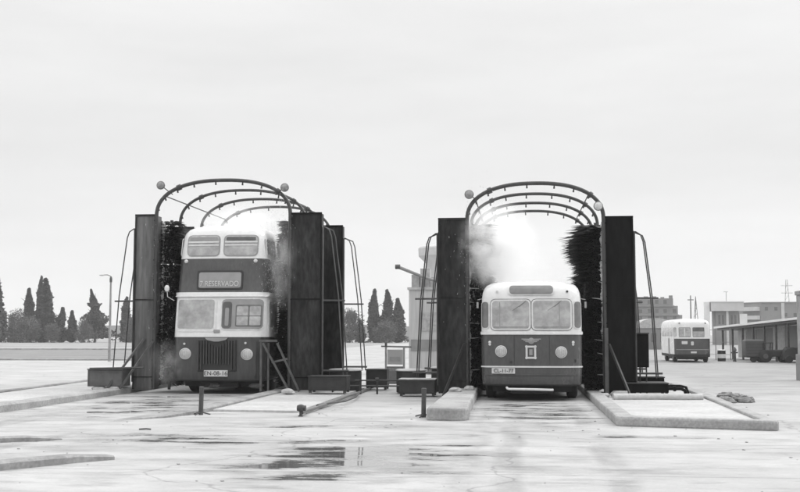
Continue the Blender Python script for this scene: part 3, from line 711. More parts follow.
    # sides
    for s in (-1, 1):
        for k in range(6):
            y0 = .62+k*1.27
            f_ = side(s, y0, y0+1.1, 3.72, 4.22, .008, .08).build('upper_side_window', 'trim', t); side(s, y0+.05, y0+1.05, 3.76, 4.18, .016, .06).build('pane', 'glass_d', f_)
            f_ = side(s, y0+.0, y0+1.1, 1.74, 2.5, .008, .08).build('lower_side_window', 'trim', t); side(s, y0+.05, y0+1.05, 1.78, 2.46, .016, .06).build('pane', 'glass', f_)
        MB().box(*sorted((s*1.18, s*1.215)), .5, 8.3, 2.60, 2.72).build('side_rail', 'bus_white', t, bevel=.015)
    m_ = MB(); m_.tube([(-1.19, .2, 2.5), (-1.32, .06, 2.6), (-1.33, .04, 2.75)], .011, 5); m_.blob((-1.33, .02, 2.82), .085, 4, 0, (.8, .35, 1.1), .05); m_.build('mirror', 'trim', t, smooth=True)
    wheels(t, 1.2, (1.7, 6.4), .5)
    return t
double_decker((-8.03, 29.0, 0), 'double decker bus standing inside the left wash hoops, white roof and dark bands').scale[0] = 1.05

# ================================================================ boxes and small gear by the washes
def steel_box(x0, x1, y0, y1, z0, z1, label, m='box', lid='box', name='steel_box', feet=True, lidh=.03):
    t = empty(name, ((x0+x1)/2, (y0+y1)/2, z0), label, 'box')
    a, b, h = (x1-x0)/2, (y1-y0)/2, z1-z0
    z = .06 if feet else 0
    m_ = MB(); m_.box(-a, a, -b, b, z, h-lidh)
    m_.build('case', m, t, bevel=.012)
    MB().box(-a-.015, a+.015, -b-.015, b+.015, h-lidh+.002, h).build('lid', lid, t, bevel=.006)
    r = MB()
    for zz in (z+.02, h-lidh-.05): r.box(-a+.01, a-.01, -b-.012, -b-.002, zz, zz+.025)
    for xx in (-a+.02, a-.04): r.box(xx, xx+.02, -b-.012, -b-.002, z+.05, h-lidh-.06)
    r.build('stiffener', m, t)
    if feet:
        for sx in (-1, 1):
            for sy in (-1, 1): MB().box(sx*(a-.05)-.035, sx*(a-.05)+.035, sy*(b-.05)-.035, sy*(b-.05)+.035, 0, z).build('foot', 'steel', t)
    return t
steel_box(-11.52, -10.56, 28.85, 29.5, .2, .67, 'grey steel box on concrete blocks left of the double decker', 'boxg', 'boxg', feet=False)
for x, w, y in ((-11.22, .30, 28.95), (-10.78, .27, 28.9)):
    m_ = MB(); m_.blob((x, y, .13), .2, int(w*100), 0, (w/.26, .8, .42), .12)
    tag(m_.build('concrete_block', 'slab', smooth=False), 'pale block propping the grey steel box, ' + ('left one of two' if x < -11 else 'right one under the brace'), 'block')
m_ = MB(); m_.tube([(-11.42, 28.75, .68), (-10.4, 28.75, .70), (-9.95, 28.8, .71)], .028, 6)
tag(m_.build('pipe', 'steel', smooth=True), 'thin dark pipe laid level over the grey steel box', 'pipe')
steel_box(-5.46, -4.46, 28.5, 29.15, .08, .52, 'black steel box in front of the double decker guard plates', 'box', 'box')
steel_box(-4.38, -3.78, 31.6, 32.2, .02, .60, 'black steel box between the two washes, below the ladder-like stay pipes', 'box', 'box')
steel_box(-3.08, -2.16, 28.4, 29.0, .02, .46, 'black steel box with rim left of the single decker, behind the short post', 'box', 'lid')
steel_box(2.60, 3.62, 28.0, 28.9, .1, .40, 'low wide black tank right of the single decker wash', 'plate', 'box')
steel_box(3.05, 3.68, 29.3, 29.9, .09, .50, 'small dark box standing behind the low wide black tank', 'plate', 'box')
# drums with pale tops behind the boxes
def drum(x, y, r, h, label):
    t = empty('drum', (x, y, .02), label, 'drum')
    MB().lathe([(r*.96, 0), (r, .02), (r, h*.45), (r*1.03, h*.5), (r, h*.55), (r, h-.03), (r*.97, h)], (0,0,0), 'z', 20).build('shell', 'box', t, smooth=True)
    MB().lathe([(r*1.06, 0), (r*1.06, .02), (r*.9, .05), (r*.3, .065)], (0,0,h+.002), 'z', 20).build('lid', 'lid', t, smooth=True)
drum(-2.95, 30.2, .40, .58, 'dark drum with pale lid behind the box at the single decker wash')
drum(-2.10, 31.2, .38, .62, 'dark drum with pale lid tight against the left guard plate of the single decker wash')
drum(-4.85, 30.8, .46, .56, 'dark drum with pale lid behind the black box beside the double decker plates')
# cabinet on legs
t = empty('control_cabinet', (2.99, 28.75, .1), 'black control cabinet on thin legs hung beside the right guard plate', 'cabinet')
MB().box(-.23, .23, -.16, .16, .66, 1.50).build('case', 'plate', t, bevel=.01)
MB().box(-.20, .20, -.175, -.162, .70, 1.46).build('door', 'plate', t, bevel=.004)
MB().box(-.245, .245, -.19, .17, 1.502, 1.53).build('canopy', 'box', t)
for x in (-.15, .02, .18): MB().tube([(x, 0, 0), (x, 0, .659)], .02, 6).build('leg', 'steel', t)
# outlet pipes right of the tank
m_ = MB(); m_.tube([(3.62, 28.3, .25), (3.95, 28.3, .25), (4.05, 28.3, .20), (4.1, 28.3, .02)], .045, 8); m_.tube([(3.62, 28.6, .30), (3.98, 28.6, .30), (4.12, 28.6, .27), (4.2, 28.6, .02)], .035, 8)
m_.lathe([(.07, -.03), (.07, .03)], (3.8, 28.3, .25), 'x', 10)
tag(m_.build('outlet_pipe', 'plate', smooth=True), 'black bent outlet pipes leaving the low tank on its right', 'pipe')
# low pipe rail between the washes
t = empty('pipe_rail', (-3.7, 29.6, 0), 'low dark pipe rail on short posts between the two washes', 'rail')
MB().tube([(-1.45, 0, .22), (.7, 0, .22)], .022, 6).build('rail', 'steel', t); MB().tube([(-.7, .02, .36), (.65, .02, .37)], .022, 6).build('rail', 'steel', t)
for x in (-1.3, -.55, -.1, .62): MB().tube([(x, .0, -.0), (x, .0, .38)], .028, 6).build('post', 'steel', t)
for x in (-.1,): MB().lathe([(.05, 0), (.05, .05)], (x, 0, .385), 'z', 10).build('valve', 'steel_brace', t)
# long ground pipe with a valve
t = empty('ground_pipe', (-4.28, 21.5, 0), 'long thin water pipe lying on the ground from the valve towards the notice stand', 'pipe')
R = random.Random(2)
m_ = MB(); m_.tube([(.02+R.uniform(-.02, .02)+.0*k, k*.9, .05+R.uniform(0, .015)) for k in range(15)], .035, 8); m_.build('pipe', 'steel_light', t, smooth=True)
m_ = MB(); m_.tube([(.0, 2.7, .075), (.33, 3.6, .08), (.33, 5.2, .08), (.12, 7.3, .08)], .02, 8); m_.tube([(.0, 2.7, .06), (-.05, 2.2, .06)], .04, 8); m_.build('branch_pipe', 'steel_brace', t, smooth=True)
t = empty('hose_valve', (-4.25, 21.45, 0), 'small black valve standing at the near end of the ground pipe', 'valve')
m_ = MB(); m_.lathe([(.05, 0), (.05, .02), (.028, .03), (.028, .09), (.05, .10), (.075, .13), (.08, .18), (.06, .22), (.02, .235)], (0,0,0), 'z', 14); m_.build('body', 'post', t, smooth=True)
m_ = MB(); m_.lathe([(.055, -.1), (.055, .07)], (.03, 0, .16), 'x', 12); m_.build('outlet', 'post', t, smooth=True)
# marker posts
def marker_post(x, y, label, h=.56, lean=.0):
    t = empty('marker_post', (x, y, 0), label, 'post', 'short dark marker posts'); t.rotation_euler[1] = lean
    MB().lathe([(.046, 0), (.046, h-.03), (.05, h-.028), (.05, h-.006), (.035, h)], (0,0,0), 'z', 14).build('shaft', 'post', t, smooth=True)
    for a in (.4, 2.6, 4.4): MB().tube([(0, 0, .06), (.19*math.cos(a), .19*math.sin(a), .012)], .014, 5).build('foot', 'post', t)
marker_post(-6.30, 21.65, 'short dark post in front of the double decker bus', .56, .02)
marker_post(-1.86, 21.5, 'short dark post beside the blunt front end of the thick kerb', .56, .02)
# rubble
def rubble(x, y, n, sp, r0, r1, label, seed, m='rubble'):
    R = random.Random(seed); mb = MB()
    for k in range(n):
        a = R.uniform(0, 2*PI); d = sp*R.random()**.7; r = R.uniform(r0, r1)
        mb.blob((x+d*math.cos(a), y+d*math.sin(a)*1.2, gz(y)+r*.35+max(0, .12*(1-d/sp))), r, seed*31+k, 0, (1.2, 1, .7), .35)
    return tag(mb.build('rubble_heap', m), label, 'rubble', kind='stuff')
rubble(4.95, 27.2, 60, .45, .03, .13, 'grey rubble heap right of the low kerb frame', 4)
rubble(-.98, 30.0, 0, .1, .05, .1, '', 5) if False else None
for (x, y, r, lab, mt) in ((-1.55, 26.6, .11, 'small pale stone lump on the thick kerb block, beside the brace foot', 'lid'),
                     (-1.25, 27.6, .10, 'small pale stone lump on the thick kerb block, nearest the bus', 'lid'),
                     (2.35, 26.9, .17, 'grey broken stone lying on the slab before the right guard plate', 'conc_d'),
                     (2.0, 27.1, .10, 'pale stone chip on the lane kerb at the foot of the right brushes', 'lid'),
                     (-5.95, 28.3, .14, 'pale stone at the foot of the diagonal braces beside the double decker', 'lid')):
    tag(MB().blob((x, y, r*.35+(.235 if x > -1.8 and x < 0 else .1 if x > 0 else .075)), r, int(x*50) & 255, 0, (1.4, 1, .6), .22).build('stone', mt), lab, 'stone')
# debris on the ground
R = random.Random(12); mb = MB()
for k in range(130):
    x, y = R.uniform(-9, 6), R.uniform(11.5, 27)
    if abs(x-.3) < 1.6 and y > 25.5: continue
    r = R.choice((.006, .009, .016)); mb.blob((x, y, r*.3), r, k, 0, (1.4, 1, .5), .4)
tag(mb.build('gravel', 'grit'), 'loose chips and grit scattered over the wet yard', 'gravel', kind='stuff')
def stick(x, y, l, a, label, r=.012):
    m_ = MB(); m_.tube([(x, y, .012), (x+l*.5*math.cos(a)+.02, y+l*.5*math.sin(a), .02), (x+l*math.cos(a), y+l*math.sin(a), .012)], r, 5)
    tag(m_.build('hose_scrap', 'post'), label, 'hose')
stick(-6.35, 18.2, .2, .05, 'tiny dark scrap in the yard in front of the double decker')

# ================================================================ booth, cabin with boom, water tower
t = empty('notice_stand', (-3.83, 34.3, 0), 'small grey control stand with a white upper board between the washes', 'stand')
for x in (-.30, .26): MB().box(x-.03, x+.03, -.03, .03, 0, 1.2).build('post', 'lid', t)
MB().tube([(-.45, 0, 1.22), (.5, 0, 1.20)], .028, 6).build('crossbar', 'steel_light', t)
MB().tube([(-.30, 0, 1.22), (-.30, 0, 1.33)], .04, 6).build('cap', 'steel_light', t)
p = MB().box(-.25, .22, -.05, .02, .66, 1.12).build('upper_board', 'wallp', t); MB().box(-.18, .16, -.06, -.052, .76, .90).build('board_panel', 'lid', p)
p = MB().box(-.27, .24, -.06, .03, .06, .60).build('lower_board', 'mast', t); MB().box(-.22, .19, -.07, -.062, .46, .56).build('board_panel', 'conc', p)
y = 45
t = empty('site_cabin', (-3.1, y, gz(y)), 'pale grey site cabin standing behind the left plate of the single decker wash', 'cabin')
m_ = MB(); m_.box(-1.38, 1.2, 0, 2.4, .02, 3.42); m_.build('wall', 'cabin', t)
MB().box(-1.44, 1.26, -.06, 2.46, 3.422, 3.52).build('roof', 'lid', t)
MB().box(-1.30, 1.1, -.03, -.004, .95, 1.4).build('wall_band', 'cabin2', t); MB().box(-.9, -.2, -.03, -.004, 1.75, 2.5).build('window', 'glass', t)
m_ = MB(); m_.box(-1.30, -.98, .3, .8, 3.524, 4.05); m_.box(-.94, -.55, .3, .9, 3.524, 4.3); m_.box(-.5, -.3, .3, .7, 3.524, 3.95)
m_.build('roof_unit', 'lid', t)
t = empty('boom_pole', (-3.1, 45.1, 3.22), 'dark slanting boom pole resting over the pale site cabin roof', 'pole')
MB().tube([(-1.85, 0, 1.12), (-.9, 0, .74), (.2, 0, .36)], [.07, .06, .05], 8).build('boom', 'mast', t); MB().lathe([(.10, -.1), (.10, .1)], (-1.85, 0, 1.12), 'x', 10).build('tip', 'steel_brace', t)
MB().tube([(-.75, 0, .30), (-.78, 0, .70)], .06, 6).build('support', 'mast', t)
t = empty('water_tower', (-10.3, 150, -.29), 'pale mushroom shaped water tower half hidden behind the left plate of the single decker wash', 'water tower')
MB().lathe([(2.1, 0), (1.95, 4), (1.95, 9.6)], (0,0,0), 'z', 32).build('shaft', 'wallp', t, smooth=True)
MB().lathe([(1.96, 9.6), (2.3, 11.4), (3.3, 12.4), (3.35, 13.4), (3.2, 13.6), (.5, 14.0)], (0,0,0), 'z', 32).build('tank', 'wallp', t, smooth=True)

# ================================================================ trees
def crown_mesh(kind, h, seed):
    R = random.Random(seed); mb = MB()
    n = 7500 if kind != 'round' else 6000
    cl = [(R.uniform(0, 2*PI), R.random(), R.uniform(.12, .30)) for _ in range(16)]
    for k in range(n):
        if kind == 'cypress':
            u = R.random()**.9; z = h*(.01+.99*u)
            prof = (.10*h)*(min(1, u/.12)**.5)*max(.0, 1-((u-.12)/.9))**.8 if u > .12 else .10*h*(u/.12)**.5
            prof = prof*(1+.16*math.sin(u*17+seed)+.10*math.sin(u*41+2*seed)+R.uniform(-.15, .25))
            a = R.uniform(0, 2*PI); lob = 1+.25*math.sin(3*a+u*7+seed)
            rr = prof*lob*(R.random()**.45)*1.0
            p = Vector((rr*math.cos(a)+(.018*math.sin(u*5+seed)+.02*u*math.sin(seed*2.3))*h, rr*math.sin(a), z*.99+.0*h))
        elif kind == 'pine':
            u = R.random()**1.1; z = h*(.08+.92*u)
            prof = .27*h*(1-u)**.75*(1+.35*math.sin(u*19+seed))
            if u > .72: prof *= .5; 
            a = R.uniform(0, 2*PI); lob = 1+.3*math.sin(2*a+u*9+seed)
            rr = prof*lob*(R.random()**.5)
            p = Vector((rr*math.cos(a)-.05*h*(u > .6)*(u-.6)*4, rr*math.sin(a), z))
        else:
            c = cl[k % 16]; cz = h*(.12+.66*c[1]); cr = h*.26*math.sin(PI*min(1, .15+c[1]*.85))
            cc = Vector((cr*math.cos(c[0]), cr*math.sin(c[0]), cz)); d = Vector((R.gauss(0, 1), R.gauss(0, 1), R.gauss(0, 1))).normalized()
            p = cc+d*h*c[2]*(R.random()**.4); p.z = abs(p.z)
        s = h*R.uniform(.012, .026)
        d1 = Vector((R.gauss(0, 1), R.gauss(0, 1), R.gauss(.4, 1))).normalized()*s; d2 = d1.cross(Vector((R.gauss(0, 1), R.gauss(0, 1), R.gauss(0, 1)))).normalized()*s*.7
        mb.add([p-d1, p+d2, p+d1, p-d2], [(0, 1, 2, 3)])
    return mb
protos = {}
def tree(kind, x, y, h, label, wide=1.0, rz=0, seed=1):
    nm = {'cypress': 'cypress_tree', 'pine': 'pine_tree', 'round': 'broadleaf_tree'}[kind]
    key = (kind, seed)
    if key not in protos:
        t = empty(nm, (0,0,0), label, 'tree', 'trees along the far field')
        m_ = MB(); tr = [(0,0,-.03), (.02,0,.3), (0,.01,.62), (0,0,.93)]; m_.tube(tr, [.022, .017, .010, .002], 7)
        for k in range(7):
            a = k*2.4; z0 = .18+.09*k; l = .10 if kind == 'cypress' else .2*(1-.08*k); m_.tube([(0,0,z0), (l*math.cos(a), l*math.sin(a), z0+.09)], [.008, .002], 5)
        m_.build('trunk', 'bark', t, smooth=True)
        crown_mesh(kind, 1.0, seed).build('crown', 'leaf' if kind != 'round' else 'leaf2', t)
        protos[key] = t
    else:
        t = copy_tree(protos[key]); t['label'] = label
    t.location = (x, y, -.29); t.scale = (h*wide, h*wide, h); t.rotation_euler[2] = rz
    return t
tree('cypress', -117.6, 240, 14.6, 'tall dark cypress cut by the left edge of the photo', 1.6, 0, 1)
tree('round', -111.2, 236, 8.3, 'rounded grey bushy tree between the two leftmost cypresses', .75, 1, 4)
tree('cypress', -109.9, 240, 12.2, 'slim pointed cypress, second from the left edge', 1.4, 2, 2)
tree('cypress', -107.6, 241, 15.0, 'tallest and thinnest cypress, left of the dark broad one', .85, 1, 1)
tree('cypress', -105.4, 238, 14.3, 'tall broad dark cypress right beside the thinnest one', 1.55, 3, 2)
tree('round', -106.5, 232, 6.4, 'low bushy tree at the foot of the tall cypress pair', 1.2, 2, 4)
tree('round', -113.8, 231, 5.2, 'lowest bushy tree at far left under the cut cypress', 1.2, 5, 5)
tree('cypress', -101.9, 239, 7.9, 'small cypress right of the tall pair, the left of two', 1.9, 1, 3)
tree('cypress', -99.7, 240, 7.2, 'small cypress right of the tall pair, the right of two', 1.8, 2, 3)
tree('round', -101.2, 233, 4.4, 'low rounded bush below the two small cypresses', 1.3, 2, 5)
tree('pine', -93.6, 238, 11.7, 'ragged pine with crooked top standing alone left of the street lamp', 1.05, 0.5, 6)
tree('round', -94.2, 233, 5.2, 'low bush beneath the ragged lone pine', .9, 1, 5)
tree('cypress', -87.2, 240, 10.2, 'cypress seen through the stay pipes left of the double decker wash', 1.5, 1, 1)
tree('round', -84.2, 236, 7, 'bushy tree partly hidden behind the grey guard plate at left', .8, 1, 4)
tree('round', -36.9, 240, 7.9, 'bushy tree just right of the double decker wash', 1.0, 1, 5)
tree('cypress', -33.9, 236, 5.0, 'low cypress between the bushy tree and the pointed middle group', 2.2, 2, 3)
tree('cypress', -31.3, 240, 11.7, 'pointed cypress, left of the middle group between the washes', 1.35, 1, 2)
tree('cypress', -28.7, 241, 11.6, 'pointed cypress, centre of the middle group between the washes', 1.5, 4, 1)
tree('cypress', -26.3, 239, 9.6, 'pointed cypress, right of the middle group beside the site cabin', 1.9, 2, 2)
tree('round', -28.4, 234, 5.4, 'low bushy tree in front of the pointed middle group', 1.3, 2, 4)
R = random.Random(21); m_ = MB()
for k in range(9000):
    x = R.uniform(-126, -24); 
    if R.random() > .5+.5*math.sin(x*.35)*math.sin(x*.13+1): continue
    h_ = (1.5+.9*math.sin(x*.6)+.5*math.sin(x*1.7)); z_ = -.29+h_*R.random()**.7; y_ = 244+R.uniform(-2, 2); s2 = R.uniform(.12, .3)
    d1 = Vector((R.gauss(0,1),R.gauss(0,1),R.gauss(0,1))).normalized()*s2; d2 = d1.cross(Vector((R.gauss(0,1),R.gauss(0,1),R.gauss(0,1)))).normalized()*s2*.8
    c_ = Vector((x, y_, z_)); m_.add([c_-d1, c_+d2, c_+d1, c_-d2], [(0,1,2,3)])
tag(m_.build('undergrowth', 'leaf2'), 'low scrubby undergrowth between the far trees', 'scrub', kind='stuff')
# far hill band behind the trees
m_ = MB(); R = random.Random(8); n = 60; vs = []
for i in range(n+1):
    x = -460+i*7.2; z = 6.0+.5*math.sin(i*.4)+R.uniform(-.25, .25); z *= min(1, (n-i)/6+.3); vs += [(x, 560, -1), (x, 600, z), (x, 900, -1)]
m_.add(vs, [(3*i+j, 3*i+3+j, 3*i+4+j, 3*i+1+j) for i in range(n) for j in range(2)])
struct(m_.build('hills', mat('far_hedge_land', .07, .9, .3, .05)))
# ================================================================ street lamp
t = empty('street_lamp', (-28.4, 75, gz(75)), 'tall pale street lamp with one short arm near the lone pine', 'street lamp')
MB().lathe([(.10, 0), (.09, 2), (.06, 5.9)], (0,0,0), 'z', 10).build('pole', 'conc_d', t, smooth=True)
MB().tube([(0,0,5.7), (-.06,0,5.95), (-.25,0,6.02), (-.5,0,6.02)], .035, 6).build('arm', 'conc_d', t, smooth=True)
MB().blob((-.66, 0, 6.0), .16, 1, 0, (1.3, .6, .35), .02).build('lamp_head', 'lid', t, smooth=True); MB().lathe([(.09, 0), (.1, .25), (.05, .42)], (0,0,5.5), 'z', 8).build('collar', 'steel_brace', t, smooth=True)

# ================================================================ right-hand background
# stepped block
y = 300; t = empty('apartment_building', (31, y, -.29), 'grey stepped apartment block behind the parked bus', 'building', 'distant apartment buildings')
steps = [(-11, 12.2, 0, 5.0), (-11, 11.6, 5.0, 6.9), (-11, 10.5, 6.9, 9.3), (-11, 9.3, 9.3, 11.3), (-8, -3, 11.3, 12.2)]
for x0, x1, z0, z1 in steps:
    MB().box(x0, x1, 0, 12, z0, z1).build('storey', 'walls', t)
    if z0 > 0 and x0 == -11: MB().box(x0-.2, x1+.25, -.35, 12.2, z0-.18, z0+.12).build('cornice', 'wallg', t)
for i, (x0, x1, z0, z1) in enumerate(steps[:4]):
    k = 0; x = x0+.8
    while x < x1-1.2:
        for zz in ([z0+.5, z0+2.9] if i == 0 else [z0+.55]):
            f_ = MB().box(x-.08, x+.98, -.04, -.002, zz-.08, zz+1.08).build('window', 'wallg', t); MB().box(x, x+.9, -.07, -.042, zz, zz+1.0).build('pane', 'windowd', f_)
        x += 1.9+(k % 3)*.25; k += 1
R = random.Random(3)
for k in range(9): x = -9+k*2.2; MB().box(x, x+R.uniform(.5, 1.1), 2, 3, 11.31, 11.31+R.uniform(.3, .9)).build('chimney', 'walls', t)
# white arched roof hall
t = empty('hall', (17.0, 140, -.29), 'low hall with a rounded white roof left of the parked bus', 'building')
MB().box(-2.6, 2.0, 0, 8, 0, 2.6).build('wall', 'walls', t)
m_ = MB(); pr = [(-2.75, 2.602)]+[(2.35*math.cos(PI-PI*k/12)*1.0-.3, 2.6+1.25*math.sin(PI*k/12)) for k in range(13)]+[(2.15, 2.602)]
n = len(pr); m_.add([(x, -.1, z) for x, z in pr]+[(x, 8.1, z) for x, z in pr], [tuple(range(n)), tuple(range(2*n-1, n-1, -1))]+[(i, n+i, n+(i+1) % n, (i+1) % n) for i in range(n)]); m_.build('roof', 'lid', t, smooth=True)
for x in (-2.0, -.9, .2, 1.2): MB().box(x, x+.6, -.05, -.003, .9, 2.0).build('window', 'windowd', t)
# building between
t = empty('low_building', (45.5, 310, -.29), 'low pale building far off between the parked bus and the stepped block', 'building'); MB().box(-3.8, 4.5, 0, 8, 0, 5.4).build('wall', 'wallp', t); MB().box(-4, 4.7, -.2, 8.2, 5.402, 5.7).build('roof', 'wallg', t)
# pole above the bus
t = empty('utility_pole', (28.4, 190, -.29), 'thin dark pole rising above the roof of the parked bus', 'pole')
MB().lathe([(.16, 0), (.10, 8.3)], (0,0,0), 'z', 8).build('shaft', 'mast', t); MB().box(-.5, .5, -.05, .05, 7.5, 7.65).build('crossarm', 'mast', t)
# pale building with overhanging white top
y = 200; t = empty('tank_house', (36.1, y, -.29), 'pale building with a wide overhanging white top storey above the shelter roof', 'building')
MB().box(-1.95, 2.0, 0, 4, 0, 5.9).build('wall', 'wallg', t); MB().box(-2.75, 2.75, -.7, 4.7, 5.902, 7.45).build('top_storey', 'wallp', t); MB().box(-2.85, 2.85, -.8, 4.8, 7.452, 7.6).build('roof', 'roofw', t)
m_ = MB(); m_.box(-.2, .2, -.3, -.003, 0, 5.9); m_.build('pillar', 'wallp', t)
for x in (-1.5, -.9, .6, 1.2): MB().box(x, x+.35, -.04, -.003, 3.6, 5.2).build('window', 'windowd', t)
MB().box(-3.75, -2.9, .2, 1.4, 0, 7.5).build('side_pillar', 'roofw', t); MB().box(2.1, 3.4, -.1, 3, 0, 5.4).build('annex', 'roofw', t)
m_ = MB(); m_.tube([(.1, 1, 7.6), (.1, 1, 9.3)], .05, 5); m_.tube([(-.35, 1, 9.3), (.4, 1, 9.3)], .04, 5); m_.build('antenna', 'mast', t)
# tapered mast
t = empty('lattice_mast', (32.3, 210, -.29), 'narrow pointed lattice mast left of the white topped building', 'mast'); m_ = MB()
for a, b in (((-.7, 0), (0, 0)), ((.7, 0), (0, 0)), ((0, .7), (0, 0))): m_.tube([(a[0], a[1], 0), (b[0], b[1], 8.8)], .06, 5)
for k in range(7): z = 1+k; w = .7*(1-z/8.8); m_.tube([(-w, 0, z), (w, 0, z+.8)], .035, 4)
m_.build('frame', 'mast', t)
for x, y, h, lab in ((76.5, 330, 17.5, 'faint lattice pylon above the long apartment block, the left one'), (82.0, 330, 19, 'faint lattice pylon above the long apartment block, the right one')):
    t = empty('pylon', (x, y, -.29), lab, 'pylon', 'faint pylons'); m_ = MB()
    for sx in (-1, 1): m_.tube([(sx*1.2, 0, 0), (sx*.2, 0, h)], .07, 4)
    for k in range(9): z = 1+k*h/10; w = 1.2-z/h; w2 = 1.2-(z+h/10)/h; m_.tube([(-w, 0, z), (w2, 0, z+h/10)], .04, 4)
    m_.build('frame', 'mast', t); m_ = MB()
    for z in (.78, .9): m_.tube([(-1.6, 0, h*z), (1.6, 0, h*z)], .06, 4)
    m_.build('crossarm', 'mast', t)
# long block
y = 260; t = empty('apartment_building', (54.4, y, -.29), 'long flat roofed apartment block above the shelter at right edge', 'building', 'distant apartment buildings')
# gable with balconies turned to the left, long wall to the right
MB().add([(-2.9,6,0),(0,0,0),(16,0,0),(16,12,0),(-2.9,12,0),(-2.9,6,8.9),(0,0,8.9),(16,0,8.9),(16,12,8.9),(-2.9,12,8.9)], [(0,4,3,2,1),(5,6,7,8,9),(0,1,6,5),(1,2,7,6),(2,3,8,7),(3,4,9,8),(4,0,5,9)]).build('wall', 'wallg', t)
d = Vector((2.9, -6, 0)).normalized(); nn = Vector((-6, -2.9, 0)).normalized()
for z in (1.6, 3.6, 5.6, 7.6):
    a = Vector((-2.9, 6, z))+d*.4+nn*.5; b = Vector((0, 0, z))-d*.3+nn*.5
    MB().obox(a, b, 1.0, .9).build('balcony', 'wallp', t)
for k in range(7):
    for z in (1.8, 3.8, 5.8, 7.2):
        x = .9+k*2.1
        if (k*7+int(z)*3) % 4 < 2: f_ = MB().box(x, x+.7, -.05, -.003, z, z+.8).build('window', 'windowd' if (k+int(z)) % 3 else 'wallp', t)
MB().box(4.5, 5.2, -.2, -.003, 0, 8.9).build('pilaster', 'wallp', t)
MB().add([(-3.0,6,8.902),(0,-.15,8.902),(16.1,-.15,8.902),(16.1,12,8.902),(-3.0,12,8.902),(-3.0,6,9.15),(0,-.15,9.15),(16.1,-.15,9.15),(16.1,12,9.15),(-3.0,12,9.15)], [(0,4,3,2,1),(5,6,7,8,9),(0,1,6,5),(1,2,7,6),(2,3,8,7),(3,4,9,8),(4,0,5,9)]).build('roof', 'walls', t)

# open shelter, from (14.6,86) to (15.6,60)
A = Vector((15.55, 88)); B = Vector((18.5, 76)); dirv = (B-A).normalized(); nrm = Vector((-dirv.y, dirv.x)); nrm = nrm if nrm.x > 0 else -nrm
t = empty('bus_shelter', (A.x, A.y, gz(86)), 'long open shelter with a white flat roof and slim posts at right', 'shelter')
def sl(u, v=0): p = dirv*u+nrm*v; return (p.x, p.y)
def quadbox(u0, u1, v0, v1, z0, z1): return MB().prism([sl(u0, v0), sl(u1, v0), sl(u1, v1), sl(u0, v1)], z0, z1)
LN = 19
def sloped(u0, u1, v0, v1, za, zb, h):
    vs = [sl(u0, v0)+(za,), sl(u1, v0)+(zb,), sl(u1, v1)+(zb,), sl(u0, v1)+(za,)]; vs += [(x, y, z+h) for x, y, z in vs]
    return MB().add(vs, [(0,3,2,1),(4,5,6,7),(0,1,5,4),(1,2,6,5),(2,3,7,6),(3,0,4,7)])
RZ = lambda u: 2.24+.50*u/12.4
sloped(-.6, LN, -.5, 3.2, RZ(-.6)+.10, RZ(LN)+.10, .15).build('roof', 'roofw', t); sloped(-.4, LN-.2, -.3, 3.0, RZ(-.4)-.06, RZ(LN-.2)-.06, .155).build('roof_beam', 'steel_brace', t)
k = 0; u = .2
while u < LN:
    quadbox(u-.06, u+.06, -.18, -.06, 0, RZ(u)-.065).build('post', 'steel_brace', t)
    u += 1.75
R = random.Random(5); u = 0
while u < LN-1:
    w = R.uniform(.9, 1.9); quadbox(u, u+w-.12, 1.2, 1.26, .1, RZ(u)-.08).build('back_panel', ('wallg', 'wallg', 'lid', 'cabin2')[int(R.random()*4)], t); u += w
# wire fence left of the shelter
t = empty('fence', (12.2, 84, gz(84)), 'thin pale wire fence with slim posts between the parked bus and the shelter', 'fence')
for k in range(4): MB().tube([(k*1.05, 0, 0), (k*1.05, 0, 2.3)], .035, 6).build('post', 'mast', t)
for z in (.4, 1.3, 2.2): MB().tube([(0, 0, z), (3.15, 0, z)], .015, 4).build('wire', 'mast', t)
# striped drum
t = empty('striped_barrel', (14.0, 80, gz(80)), 'black and white striped barrel standing on the yard right of the parked bus', 'barrel')
MB().lathe([(.27, 0), (.29, .22)], (0,0,0), 'z', 16).build('dark_band', 'ink', t, smooth=True); MB().lathe([(.29, .222), (.29, .50)], (0,0,0), 'z', 16).build('white_band', 'roofw', t, smooth=True)
MB().lathe([(.29, .502), (.28, .76)], (0,0,0), 'z', 16).build('dark_band', 'ink', t, smooth=True); MB().lathe([(.27, .762), (.22, .80)], (0,0,0), 'z', 16).build('top', 'roofw', t, smooth=True)
t = empty('hydrant', (14.7, 79, gz(79)), 'thin dark standpipe with a crosspiece right of the striped barrel', 'standpipe')
MB().lathe([(.13, 0), (.10, .1), (.09, .7), (.15, .75), (.13, .85), (.05, 1.0)], (0,0,0), 'z', 12).build('body', 'steel_brace', t, smooth=True); MB().tube([(-.25, 0, .62), (.22, 0, .62)], .05, 8).build('outlet', 'steel_brace', t)
# tug and trailer and covered cart
yt = 77; z0 = gz(78)
t = empty('box_trailer', (15.6, yt, z0), 'charcoal box trailer coupled behind the small tractor by the shelter', 'trailer')
MB().box(-.58, .62, -.3, 1.0, .35, 1.52).build('body', 'van', t, bevel=.10)
m_ = MB()
for z in (.6, .8, 1.0, 1.2): m_.box(-.55, .58, -.315, -.302, z, z+.02)
m_.build('side_rib', 'box', t)
for x in (-.05, .38): MB().lathe([(.2, -.1), (.24, -.06), (.24, .06), (.2, .1)], (x, -.1, .24), 'y', 16).build('wheel', 'tyre', t, smooth=True)
t = empty('small_tractor', (16.62, yt-.1, z0), 'small black tractor with an open cab between trailer and covered cart', 'tractor')
MB().box(-.15, .95, -.25, .3, .38, .85).build('bonnet', 'ink', t, bevel=.08)
m_ = MB()
for x in (-.42, .08):
    for y in (-.28, .3): m_.obox((x, y, .8), (x+.03, y, 1.28), .05, .05)
m_.box(-.5, .15, -.34, .36, 1.28, 1.33); m_.build('cab_frame', 'ink', t)
